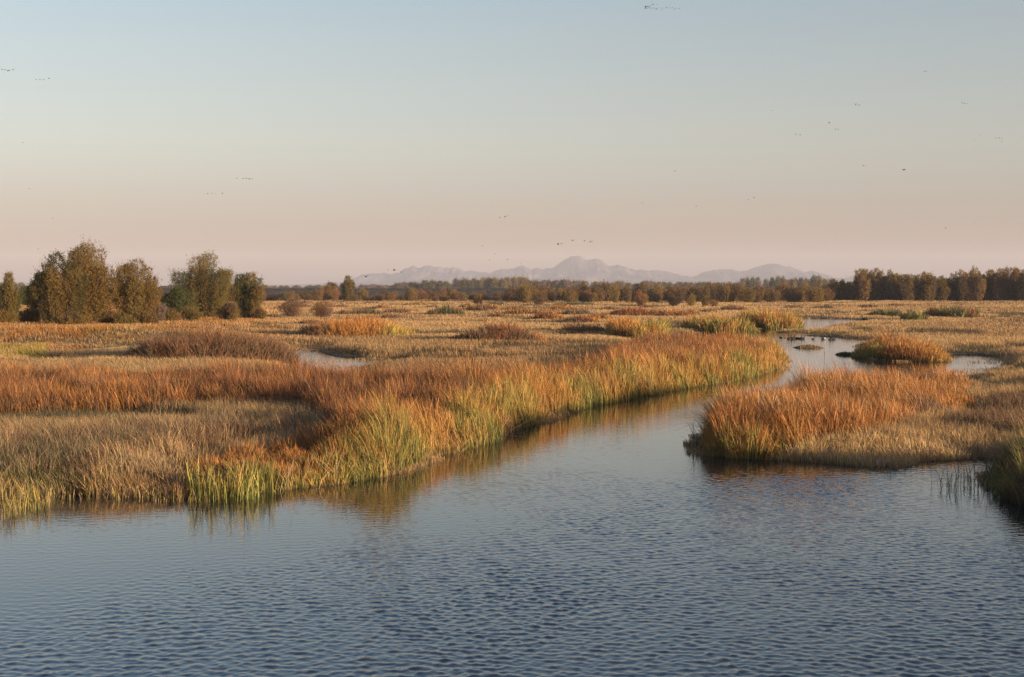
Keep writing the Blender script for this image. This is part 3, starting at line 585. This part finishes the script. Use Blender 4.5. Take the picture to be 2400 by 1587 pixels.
near_tree('pinkish grey bare shrub right of the grove', 'shrub', 674, 738, 44, 692, 4, ['grey', 'rust', 'grey'], 311, name='dry_shrub', n_twig=170, leaf=.2, spread=.7)
near_tree('greyish bare shrub, second to the right of the grove', 'shrub', 748, 738, 46, 698, 4, ['grey', 'rust'], 312, name='dry_shrub', n_twig=170, leaf=.2, spread=.7)
near_tree('dark upright willow standing above the far left shrub row', 'tree', 806, 697, 22, 641, 3, ['olive', 'dark'], 313, n_twig=200, leaf=.6, spread=.9)
near_tree('round dark shrub left of the upright willow in the far row', 'shrub', 768, 695, 26, 656, 3, ['dark', 'brown'], 314, name='dark_shrub', n_twig=150, leaf=.6, spread=.8)
near_tree('small rust brown tuft tree right before the far treeline centre', 'shrub', 1107, 708, 14, 684, 2, ['brown', 'olive'], 315, name='dry_shrub', n_twig=120, leaf=.5, spread=.9)
# the shrubs and trees of the far row, built from a few kinds and copied
def variants(name, n, W, H, plumes, leaf, n_twig, per, colsets, seed, **k):
    return [make_tree(name, W, H, plumes + i % 2, leaf, n_twig, per, colsets[i % len(colsets)], seed + i, m=M_FAR, **k) for i in range(n)]
SHR = variants('row_shrub', 6, 7, 6, 4, .36, 170, 8, [['ochre', 'rust'], ['brown', 'ochre'], ['rust', 'brown'], ['olive', 'ochre']], 400, spread=.65, low=.02)
TAL = variants('tall_willow', 6, 7, 12, 4, .48, 330, 8, [['ochre', 'brown'], ['brown', 'ochre', 'brown'], ['brown', 'ochre', 'olive']], 430, spread=.55, low=.02, trunk_r=.2)
COT = variants('cottonwood', 6, 20, 14, 7, 1.15, 110, 8, [['slate', 'green'], ['slate', 'grey'], ['slate', 'olive']], 460, shape='round', low=.05, trunk_r=.35)
used = set()
ORD = ['first', 'second', 'third', 'fourth', 'fifth', 'sixth', 'seventh', 'eighth', 'ninth', 'tenth', 'eleventh', 'twelfth', 'thirteenth', 'fourteenth', 'fifteenth', 'sixteenth', 'seventeenth', 'eighteenth', 'nineteenth', 'twentieth']
MARKS = [(-100, 90, 'behind the edge willow'), (90, 270, 'behind the tallest willow'), (270, 400, 'behind the loose ochre willow'), (400, 610, 'behind the broad dark willow'), (610, 700, 'just right of the grove'), (700, 800, 'left of the ridge foot'), (800, 905, 'under the left ridge end'), (905, 1000, 'under the left twin knolls'), (1000, 1080, 'under the flat left ridge'),
 (1080, 1160, 'under the low saddle'), (1160, 1250, 'under the knoll beside the summit'), (1250, 1300, 'under the left shoulder of the summit'), (1300, 1360, 'under the main summit'), (1360, 1420, 'under the second summit'), (1420, 1520, 'under the right shoulder'), (1520, 1620, 'under the gap between the ranges'),
 (1620, 1730, 'under the low right ridge'), (1730, 1850, 'under the right hand summit'), (1850, 1945, 'under the right range tail'), (1945, 2050, 'at the left end of the dark wood'), (2050, 2130, 'above the green clumps'), (2130, 2210, 'left of the highest wood willow'), (2210, 2300, 'around the highest wood willow'), (2300, 2400, 'by the right edge'), (2400, 9999, 'past the right edge')]
MARKS[-1:] = [(2400, 2480, 'just past the right edge'), (2480, 9999, 'far past the right edge')]
NOTED = {}
def note(t, cx, top, what, group):
    for a, b, ph in MARKS:
        if a <= cx < b: NOTED.setdefault((what, ph), []).append((cx, top, t)); break
def finish_labels():
    for (what, ph), L_ in NOTED.items():
        L_.sort(key=lambda q: q[0]); tops = sorted(q[1] for q in L_); n = len(L_)
        for i, (cx, top, t) in enumerate(L_):
            rk = tops.index(top); size = '' if n < 3 else ('tallest ' if rk == 0 else 'lowest ' if rk == n - 1 else 'taller ' if rk < n / 2 else 'shorter ')
            t['label'] = (size + what + (' ' if n == 1 else ', ' + ORD[min(i, 19)] + ' from the left ') + ph)
def put(proto, cx, py, width, top, label, group, baseW, baseH, Y=None, rng=random):
    t = proto if id(proto) not in used else copy_tree(proto); used.add(id(proto))
    if Y is None: X, Y, z = place(cx, py)
    else: X = (cx - CXD) / FD * Y; z = .1
    H = EYE - (top - YH) / FD * Y - z
    sx = width / FD * Y / baseW; t.location = (X, Y, z); t.rotation_euler = (0, 0, rng.uniform(0, 6.28)); t.scale = (sx, sx, max(H, .6) / baseH)
    tag(t, label, 'tree' if baseH > 10 else 'shrub', group)
    if group: note(t, cx, top, label, group)
rng = random.Random(4)
# low shrub row left of centre and behind the meadow
x = 604
while x < 1210:
    top = 684 - rng.random() ** 2 * 20 - 6 * math.sin(x / 37)
    put(rng.choice(SHR), x, 697 + rng.uniform(-2, 2.5), rng.uniform(20, 34), top, 'rust olive shrub', 'shrubs in the far row, left half', 7, 6, rng=rng)
    x += rng.uniform(8, 15)
x = 1190
while x < 1925:
    b = 667 if x < 1300 else 662
    top = b + rng.uniform(-8, 15)
    if rng.random() < .75: put(rng.choice(SHR), x, 699 + rng.uniform(-2.5, 4), rng.uniform(22, 38), top, 'brown far shrub', 'shrubs in the far row, middle', 7, 6, rng=rng)
    else: put(rng.choice(TAL), x, 698 + rng.uniform(-2, 2), rng.uniform(20, 34), top - rng.uniform(0, 5), 'upright willow', 'willows in the far row, middle', 7, 12, rng=rng)
    x += rng.uniform(7, 12)
for (cx, py, wd, tp, lb) in ((1248, 709, 30, 675, 'dark bushy shrub standing forward of the far row, left one of the pair'), (1232, 700, 34, 660, 'tall brown shrub rising behind the forward dark bush'), (1600, 711, 22, 680, 'lone small olive shrub forward of the far row, second from the left'),
    (1632, 712, 26, 672, 'lone ochre willow shrub forward of the far row beside the small olive one'), (1560, 710, 26, 682, 'lone brown shrub forward of the far row, left of the small olive one'), (1655, 712, 20, 692, 'lowest of the forward shrubs, brown and round'), (1488, 709, 34, 672, 'broad brown shrub forward of the far row by the rusty clumps'),
    (1400, 700, 40, 655, 'tallest brown willow shrub in the middle of the far row')):
    put(rng.choice(SHR), cx, py, wd, tp, lb, None, 7, 6, rng=rng)
# the dense dark wood on the right
for row, (dy, jit, off) in enumerate(((0, 0, 0), (-3.5, 6, 4), (-6, 4, 2))):
    x = 1930
    while x < 2560:
        edge = 0 if x > 1985 else 22
        t_ = 634 + edge + rng.uniform(-10, 10) - 6 * math.sin(x / 60) - (x - 2000) * .010 + off
        put(rng.choice(TAL), x, 697.5 + dy * .35 + rng.uniform(-.7, .7), rng.uniform(28, 46), t_, 'brown willow', 'willows of the dense dark wood on the right', 7, 12, rng=rng)
        x += rng.uniform(12, 20) * (1 + .35 * row)
put(TAL[1], 1998, 698, 34, 627, 'dark willow standing first and tallest at the left end of the dense wood', None, 7, 12, rng=rng)
put(TAL[0], 2262, 698, 34, 619, 'highest willow of the dense dark wood on the right', None, 7, 12, rng=rng)
x = 1575                                          # row behind, between middle and the wood
while x < 1935:
    put(rng.choice(TAL), x, 695 + rng.uniform(-1, 1), rng.uniform(26, 40), 662 + rng.uniform(-4, 8), 'dark rear willow', 'willows behind the shrubs left of the dense wood', 7, 12, rng=rng); x += rng.uniform(13, 20)
# far left row, glimpsed between the willows
x = -60
while x < 610:
    put(rng.choice(SHR), x, 700 + rng.uniform(-2, 2), rng.uniform(26, 44), 674 + rng.uniform(-6, 6), 'dark low shrub', 'shrubs far behind the left grove', 7, 6, rng=rng); x += rng.uniform(16, 26)
# cottonwoods far beyond the levee
def cots(x0, x1, top, j, wmin=26, wmax=46, step=(12, 24), lb='hazy far cottonwood', Y0=1500):
    x = x0
    while x <= x1:
        put(rng.choice(COT), x, 0, rng.uniform(wmin, wmax), top + rng.uniform(-j, j), lb, 'hazy cottonwoods far beyond the levee', 20, 14, Y=Y0 + rng.uniform(-120, 260), rng=rng); x += rng.uniform(*step)
cots(848, 905, 660, 1.5); cots(928, 945, 656, 1); cots(958, 985, 655, 2); cots(992, 1035, 652.5, 2); cots(1046, 1054, 658, 1)
cots(1068, 1225, 647, 2.5, 26, 44, (8, 15)); cots(1228, 1320, 650, 2.5); cots(1322, 1590, 654, 4, 28, 46, (14, 26)); cots(1590, 1725, 657, 2.5)
cots(1724, 1760, 645, 2.5, 22, 34, (11, 15)); cots(1780, 1885, 646, 3, 22, 36, (11, 17)); cots(1908, 1990, 651, 4); cots(380, 600, 661, 2, 20, 30, (14, 30)); cots(610, 840, 661.5, 1.5, 20, 32, (16, 34)); cots(-20, 380, 658, 3, 26, 40, (26, 44)); cots(2000, 2500, 655, 4, 30, 46, (24, 40))
put(COT[2], 1891, 0, 32, 641, 'pale cottonwood standing out tallest beyond the levee near the wood', None, 20, 14, Y=1450, rng=rng)
for cx, py, k_, o_ in SMALL: note(o_, cx, py, 'low ' + k_ + ' brush mound', None)
finish_labels()
# ---------------------------------------------------------------- levee
def levee():
    n = 240; X = np.linspace(-420, 330, n); prof = [(-16, -.3), (-7, 3.2), (-2.2, 4.7), (2.2, 4.75), (7, 3.0), (16, -.3)]
    V = []; 
    for x in X:
        e = min(1, (x + 420) / 30, (330 - x) / 200)
        for (dy, z) in prof: V.append((x, 690 + 6 * math.sin(x / 160) + dy, z * e + .35 * (fbm(np.array([x / 9.]), np.array([dy / 6.]), 3)[0] - .5) * (z > 0)))
    F = grid_faces(n, len(prof), False)
    o = add_mesh('levee', np.array(V), np.full(len(F), 4), F[:, ::-1].ravel(), M_LEVEE); tag(o, kind='structure')
levee()
# ---------------------------------------------------------------- mountains, 12 km off
PROF = [(560, 662), (640, 660), (700, 658.5), (750, 657), (790, 656), (817, 647), (840, 635), (862, 633), (887, 632), (905, 634), (923, 632), (937, 622), (946, 619), (956, 613.5), (970, 621), (987, 614.5), (1003, 617), (1030, 618.5), (1043, 619.5), (1053, 618), (1055, 621), (1067, 620.5), (1074, 627), (1090, 627), (1112, 628),
 (1133, 632), (1157, 623), (1175, 622), (1190, 620), (1203, 614.5), (1214, 615.5), (1229, 623), (1243, 619.5), (1257, 623), (1283, 618), (1300, 606), (1317, 594.5), (1330, 591.5), (1342, 592.5), (1357, 601), (1364, 601), (1373, 597.5), (1389, 599), (1400, 608), (1410, 615), (1431, 612.5), (1450, 619), (1470, 624), (1497, 625), (1523, 626), (1557, 631),
 (1581, 638), (1604, 641), (1624, 632), (1658, 624.5), (1694, 624), (1714, 629), (1731, 625), (1758, 616), (1768, 612), (1781, 610), (1801, 610), (1814, 615), (1834, 617), (1847, 624), (1861, 629), (1881, 627.5), (1914, 637), (1934, 644), (1961, 643), (1981, 636), (2001, 640), (2030, 652), (2100, 656), (2200, 659), (2300, 661)]
def mountains():
    D = 12000.; px = np.array([p[0] for p in PROF]); hz = EYE + (YH - np.array([p[1] for p in PROF])) / FD * D
    nx, ny = 640, 110
    u = np.linspace(540, 2320, nx); v = np.linspace(-1, 1, ny)
    U, Vv = np.meshgrid(u, v); H = np.interp(U, px, hz) + (fbm(U / 7, U * 0, 3, 4) - .5) * 16 * sstep(5, 60, np.interp(U, px, hz))
    X = (U - CXD) / FD * D; 
    wx = X + (fbm(X / 420, Vv * 3.2, 5) - .5) * 700 * np.abs(Vv)
    Hs = np.interp(wx / D * FD + CXD, px, hz)
    Hh = H * (1 - np.abs(Vv)) + Hs * np.abs(Vv)
    rid = 1 - np.abs(fbm(wx / 170, Vv * 1.6 + 5, 11, 5) - .5) * 4.4
    fall = np.clip(1 - np.abs(Vv) ** 1.0, 0, 1)
    Z = Hh * (fall ** .9 * (1 - .38 * np.minimum(1, np.abs(Vv) * 3)) + .42 * (rid - .3) * fall * np.minimum(1, np.abs(Vv) * 3.5))
    Z = Z * fall ** .2
    Z += (fbm(X / 60, Vv * 22, 17, 4) - .5) * 16 * np.minimum(1, np.abs(Vv) * 6) * fall
    Z = np.minimum(Z, H + 4 - 30 * np.abs(Vv) * 0) ; Z[0] = -5; Z[-1] = -5
    Z = np.minimum(Z, H + 3)
    Y = D + Vv * 1500
    F = grid_faces(ny, nx, False)
    m = noisy_mat('mountain_slopes', (.02, .03, .055), (.13, .10, .10), .004, bump=0, c3=(.05, .05, .07), det=8)
    o = add_mesh('mountains', np.stack([X, Y, Z], -1).reshape(-1, 3), np.full(len(F), 4), F[:, ::-1].ravel(), m, smooth=True); tag(o, kind='structure')
mountains()
# ---------------------------------------------------------------- birds
def bird_mesh(name, flap, m, span=1.5):
    """flying goose: body, neck and tail in one surface with two bent wings"""
    g = Geo(); c = np.array((1, 1, 1.)); Lb = span * .5
    xs = [-.50, -.42, -.30, -.12, .05, .18, .30, .42, .50, .56]; rs = [.02, .05, .10, .14, .13, .09, .045, .035, .05, .012]
    tube(g, [(x * Lb * 1.3, 0, .02 * math.sin(x * 5)) for x in xs], [r * Lb * 1.25 for r in rs], c, 8)
    for s in (-1, 1):
        st = [(0, .0), (.25, .25), (.55, .35), (.80, .15), (1.0, -.12)]; top, bot = [], []
        for (t, b) in st:
            y = s * span * .5 * t; z = flap * span * .5 * (t ** .9 if t < .5 else .5359 + (t - .5) * .55); ch = (.42 * (1 - t) ** .6 + .05) * Lb; xf = .12 * Lb + .10 * Lb * math.sin(t * 3) - .22 * Lb * t ** 2
            top.append((xf, y, z)); bot.append((xf - ch * 1.25, y * .98, z))
        V = []
        for a_, b_ in zip(top, bot): V += [np.array(a_), (np.array(a_) + np.array(b_)) / 2 + (0, 0, .018 * span), np.array(b_), (np.array(a_) + np.array(b_)) / 2 - (0, 0, .012 * span)]
        F = []
        for i in range(len(st) - 1):
            for k in range(4): F += [i * 4 + k, i * 4 + (k + 1) % 4, i * 4 + 4 + (k + 1) % 4, i * 4 + 4 + k]
        g.add(np.array(V), np.full(len(F) // 4, 4), np.array(F), np.tile(c, (len(V), 1)))
    return g.build(name, m)
FL = [bird_mesh('goose', f, M_BIRD) for f in (.55, .15, -.35, .85)]
usedb = set(); brng = random.Random(9)
def bird(px, py, size, label, group=None, roll=0, dark=1.0, kind=None):
    """size = wingspan in picture units; paler birds fly farther off"""
    i = brng.randrange(4) if kind is None else kind; p = FL[i]
    o = p if i not in usedb else p.copy()
    if i in usedb: COL.objects.link(o)
    usedb.add(i)
    size = size * 1.5; Y = min(1.5 * FD / size * .6 * dark, 900)
    o.location = ((px - CXD) / FD * Y, Y, EYE - (py - YH) / FD * Y); sc = size / FD * Y / 1.5; o.scale = (sc,) * 3
    o.rotation_euler = (R(roll), R(brng.uniform(-12, 12)), R(brng.uniform(-35, 35) + (180 if brng.random() < .5 else 0) + 35))
    tag(o, label, 'bird', group)
def Z(x0, y0, sc, pts): return [((x0 + a / sc) / 1.012, (y0 + b / sc) / 1.012) for a, b in pts]
def in_line(pts, size, what, group, sizes=None):
    pts = sorted(pts); n = len(pts)
    for i, (x, y) in enumerate(pts):
        bird(x, y, sizes[i] if sizes else size, what % ('last' if i == n - 1 and n > 3 else ORD[i]), group)
sc = 16.94
in_line(Z(1480, 0, sc, [(540, 285), (605, 268), (680, 275), (735, 265)]), 5.2, '%s from the left of the four dark geese leading the top flock', 'dark leading geese of the top flock')
in_line(Z(1480, 0, sc, [(530, 335), (570, 342), (628, 330), (722, 332), (800, 342), (885, 328), (935, 368), (990, 340), (990, 375), (1063, 318), (1168, 390), (1232, 328), (1383, 318), (1510, 325), (1618, 320), (1745, 335), (1712, 380), (1887, 352), (813, 188), (862, 185), (1008, 192)]), 3.2, '%s faint goose from the left of the string trailing in the top flock', 'faint trailing geese of the top flock')
sc = 14.8
in_line(Z(0, 130, sc, [(75, 492), (180, 505), (272, 542), (322, 528), (455, 510)]), 4.4, '%s goose from the left in the short line high at the left edge', 'geese in the line at the left edge')
in_line(Z(0, 130, sc, [(1255, 845), (1385, 838), (1520, 842), (1700, 800)]), 4.6, '%s goose from the left in the line of four below the edge line', 'line of four geese high on the left')
sc = 13.18
in_line(Z(460, 390, sc, [(1250, 360), (1450, 372), (1545, 365), (1642, 395), (1725, 388)]), 5, '%s goose from the left in the clear line of five over the left willows', 'line of five geese above the left willows')
in_line(Z(460, 390, sc, [(348, 845), (480, 832), (582, 850), (806, 838)]), 3.6, '%s goose from the left in the very faint line below the clear five', 'faint line of four geese')
sc = 3.826
for (x, y, s, lb, gp) in (
    (1486, 102, 7, 'lone pair of geese overlapping high at the upper right, as one dark dash', None),
    (861, 403, 5, 'upper left goose of the close pair in the upper right sky', None), (890, 410, 5, 'lower right goose of the close pair in the upper right sky', None),
    (113, 455, 4, 'single goose high right of centre, left of every other bird on that side', None),
    (1815, 388, 4, 'first goose in the level trio near the right edge', 'trio of geese near the right edge'), (1837, 395, 4, 'middle goose in the level trio near the right edge', 'trio of geese near the right edge'), (1862, 396, 4, 'last goose in the level trio near the right edge', 'trio of geese near the right edge'),
    (624, 568, 4.5, 'single goose just above a close pair on the right', None), (680, 623, 4, 'left goose of the close pair under the single one', None), (702, 626, 4, 'right goose of the close pair under the single one', None),
    (324, 671, 4, 'left goose of the level pair left of the main birds on the right', None), (362, 675, 4, 'right goose of the level pair left of the main birds on the right', None),
    (1983, 678, 4, 'goose above and left of the small far right bunch', None), (1920, 727, 3.6, 'goose below and left of the small far right bunch', None),
    (2117, 702, 4, 'leftmost goose in the small bunch at the far right', 'bunch of geese at the far right'), (2146, 701, 4.6, 'widest goose in the small bunch at the far right', 'bunch of geese at the far right'), (2172, 710, 4, 'rightmost goose in the small bunch at the far right', 'bunch of geese at the far right'), (2169, 733, 4, 'lowest goose in the small bunch at the far right', 'bunch of geese at the far right'),
    (930, 950, 6.5, 'dark goose with raised wings on the right, smaller of two single dark ones', None), (1293, 985, 8.5, 'largest dark goose on the right with one wing straight up', None)):
    q = Z(1780, 140, sc, [(x, y)])[0]; bird(q[0], q[1], s, lb, gp)
sc = 5.648
for (x, y, s, lb, gp) in (
    (1063, 637, 6, 'left goose of the low dark pair over the mountains', None), (1105, 630, 6, 'right goose of the low dark pair over the mountains', None),
    (1252, 587, 7.5, 'black goose banking alone right above the mountain top', None), (1408, 594, 5, 'paler goose right of the black banking one', None), (1481, 606, 5, 'dark goose low in the pair over the second summit', None), (1511, 594, 4.5, 'upper goose of the pair over the second summit', None),
    (288, 283, 3.5, 'lowest goose in the faint rising trio left of the main summit', 'faint rising trio of geese'), (357, 273, 5, 'middle goose in the faint rising trio left of the main summit', 'faint rising trio of geese'), (400, 250, 3.5, 'highest goose in the faint rising trio left of the main summit', 'faint rising trio of geese'),
    (2177, 90, 3.6, 'faint single goose high right of the main summit', None), (226, 762, 3.6, 'third tiny far goose from the left, scattered low over the left mountains', 'tiny geese low over the left mountains'), (153, 850, 3, 'second tiny far goose from the left, scattered low over the left mountains', 'tiny geese low over the left mountains'),
    (390, 836, 3.8, 'fourth tiny far goose from the left, scattered low over the left mountains', 'tiny geese low over the left mountains'), (566, 892, 3.2, 'fifth tiny far goose from the left, scattered low over the left mountains', 'tiny geese low over the left mountains'), (62, 660, 3, 'first tiny far goose from the left, scattered low over the left mountains', 'tiny geese low over the left mountains')):
    q = Z(1120, 460, sc, [(x, y)])[0]; bird(q[0], q[1], s, lb, gp)
sc = 4.744
for (x, y, s, lb) in ((80, 325, 10, 'large pale goose with curved wings lowest at the left of the mountains'), (328, 250, 3.4, 'tiny goose left of the dark one before the left ridge'), (398, 255, 7, 'dark goose with raised wing before the left ridge'), (475, 273, 6, 'dark goose gliding level before the left ridge')):
    q = Z(840, 580, sc, [(x, y)])[0]; bird(q[0], q[1], s, lb)
sc = 9.883
for (x, y, s, lb) in ((212, 205, 5.5, 'single dark goose in the middle of the sky right of centre'), (706, 1022, 4.5, 'single goose low between the middle one and the close pair'), (1917, 870, 4, 'left goose of the small slanting pair right of the mountains peak'), (2047, 827, 5, 'right goose of the small slanting pair right of the mountains peak')):
    q = Z(1560, 380, sc, [(x, y)])[0]; bird(q[0], q[1], s, lb)
bird(2190, 528, 6, 'single dark goose low over the dense dark wood'); bird(68, 437, 4, 'single small goose at the left edge, lower of two'); bird(53, 331, 3.4, 'single small goose at the left edge, upper of two')
bird(2260, 518, 3, 'tiny far goose right of the single dark one over the wood'); bird(122, 506, 2.8, 'tiny faint goose low above the left willows')
# water birds resting on the channel
def duck_mesh(name, m, head=1.0):
    g = Geo(); c = np.array((1, 1, 1.))
    tube(g, [(-.30, 0, .13), (-.24, 0, .10), (-.12, 0, .09), (.04, 0, .09), (.16, 0, .10), (.22, 0, .12)], [.02, .07, .125, .14, .10, .03], c, 10)
    tube(g, [(.14, 0, .12), (.20, 0, .20 * head), (.23, 0, .28 * head), (.26, 0, .31 * head), (.31, 0, .305 * head), (.38, 0, .29 * head)], [.06, .038, .04, .052, .04, .008], c, 8)
    return g.build(name, m)
DK = duck_mesh('duck', M_BIRD); GS = duck_mesh('resting_goose', M_BIRD, 1.5)
kx, ky = 11.86, 11.86; fd = True; fg = True
DU = [(115, 607, 'd', .9, 'thin dark duck leftmost of the swimming birds'), (228, 608, 'd', .5, 'tiny duck second from the left of the swimming birds'), (310, 612, 'd', .6, 'small duck just left of the big dark cluster'),
 (355, 640, 'g', 1.2, 'left goose of the big dark cluster on the water'), (385, 622, 'g', 1.1, 'goose at the back of the big dark cluster on the water'), (440, 622, 'g', 1.1, 'second goose from the right in the big dark cluster'), (455, 648, 'g', 1.2, 'front right goose of the big dark cluster on the water'),
 (552, 630, 'd', 1.2, 'low dark duck first to the right of the cluster'), (635, 632, 'g', 1.0, 'upright goose second to the right of the cluster'), (722, 633, 'd', 1.3, 'plump dark duck third to the right of the cluster'), (1012, 640, 'd', .9, 'duck alone midway between the cluster and the stake'),
 (1290, 640, 'd', 1.2, 'long dark duck just left of the pale stake'), (1355, 573, 'd', .9, 'duck at the water edge right behind the stake'), (1465, 568, 'd', .6, 'small duck at the water edge right of the one behind the stake'), (1495, 660, 'd', 1.1, 'front bird of the pair right of the stake'), (1548, 640, 'g', 1.5, 'large upright goose right of the stake'),
 (22, 445, 'd', .8, 'dark duck by the mud bar left of the other swimming birds')]
for (x, y, k, s, lb) in DU:
    px, py = (1820 + x / kx) / 1.012, (740 + (y + 14) / ky) / 1.012; X, Y = gnd(px, py)
    if k == 'd': o = DK if fd else DK.copy(); (None if fd else COL.objects.link(o)); fd = False
    else: o = GS if fg else GS.copy(); (None if fg else COL.objects.link(o)); fg = False
    o.location = (X, Y, -.02); o.scale = (s * .88,) * 3; o.rotation_euler = (0, 0, brng.choice([0, math.pi]) + brng.uniform(-.5, .5)); tag(o, lb, 'waterbird')
px, py = (1600 + 1260 / 2.965) / 1.012, (560 + 562 / 2.965) / 1.012; X, Y, z = place(px, py)
o = GS.copy(); COL.objects.link(o); o.location = (X, Y, z); o.scale = (1.6,) * 3; o.rotation_euler = (0, 0, 2.5); tag(o, 'lone dark goose on the mud at the far end of the channel', 'waterbird')
# marker stakes
def stake(px, py, top, label, cap):
    X, Y = gnd(px, py); h = EYE - (top - YH) / FD * Y
    root = empty('marker_stake', (X, Y, 0)); g = Geo(); tube(g, [(0, 0, -.5), (.01, 0, h * .5), (.03, .01, h - .12)], [.035, .033, .03], np.array((1, 1, 1.)), 8); g.build('pole', M_STAKE, root)
    g = Geo(); tube(g, [(.03, .01, h - .13), (.03, .01, h - .05), (.03, .01, h)], [.045, .05, .02], np.array((1, 1, 1.)), 8); g.build('cap', M_WPAINT if cap else M_STAKE, root); tag(root, label, 'stake')
stake(1909, 817, 781, 'thin pale marker stake with a white tip standing in the open channel', True)
stake(1872.5, 773, 735, 'thin pale stake at the far pool beside the mud bars', False)
# ---------------------------------------------------------------- haze
if HAZE:
    m = mat('haze_air'); v = nd(m, 'ShaderNodeVolumePrincipled'); v.inputs['Color'].default_value = (.76, .80, .95, 1); v.inputs['Density'].default_value = HAZE; v.inputs['Anisotropy'].default_value = 0.0
    o = nd(m, 'ShaderNodeOutputMaterial'); m.node_tree.links.new(v.outputs[0], o.inputs['Volume'])
    x0, x1, y0, y1, z0, z1 = -9000, 9000, -3000, 15000, -2, 330
    Vb = np.array([(x, y, z) for z in (z0, z1) for y in (y0, y1) for x in (x0, x1)], float)
    Fb = np.array([0, 2, 3, 1, 4, 5, 7, 6, 0, 1, 5, 4, 2, 6, 7, 3, 0, 4, 6, 2, 1, 3, 7, 5])
    hz = add_mesh('haze', Vb, np.full(6, 4), Fb, m); tag(hz, 'thin pale haze filling the air over the marsh', 'haze', kind='stuff')
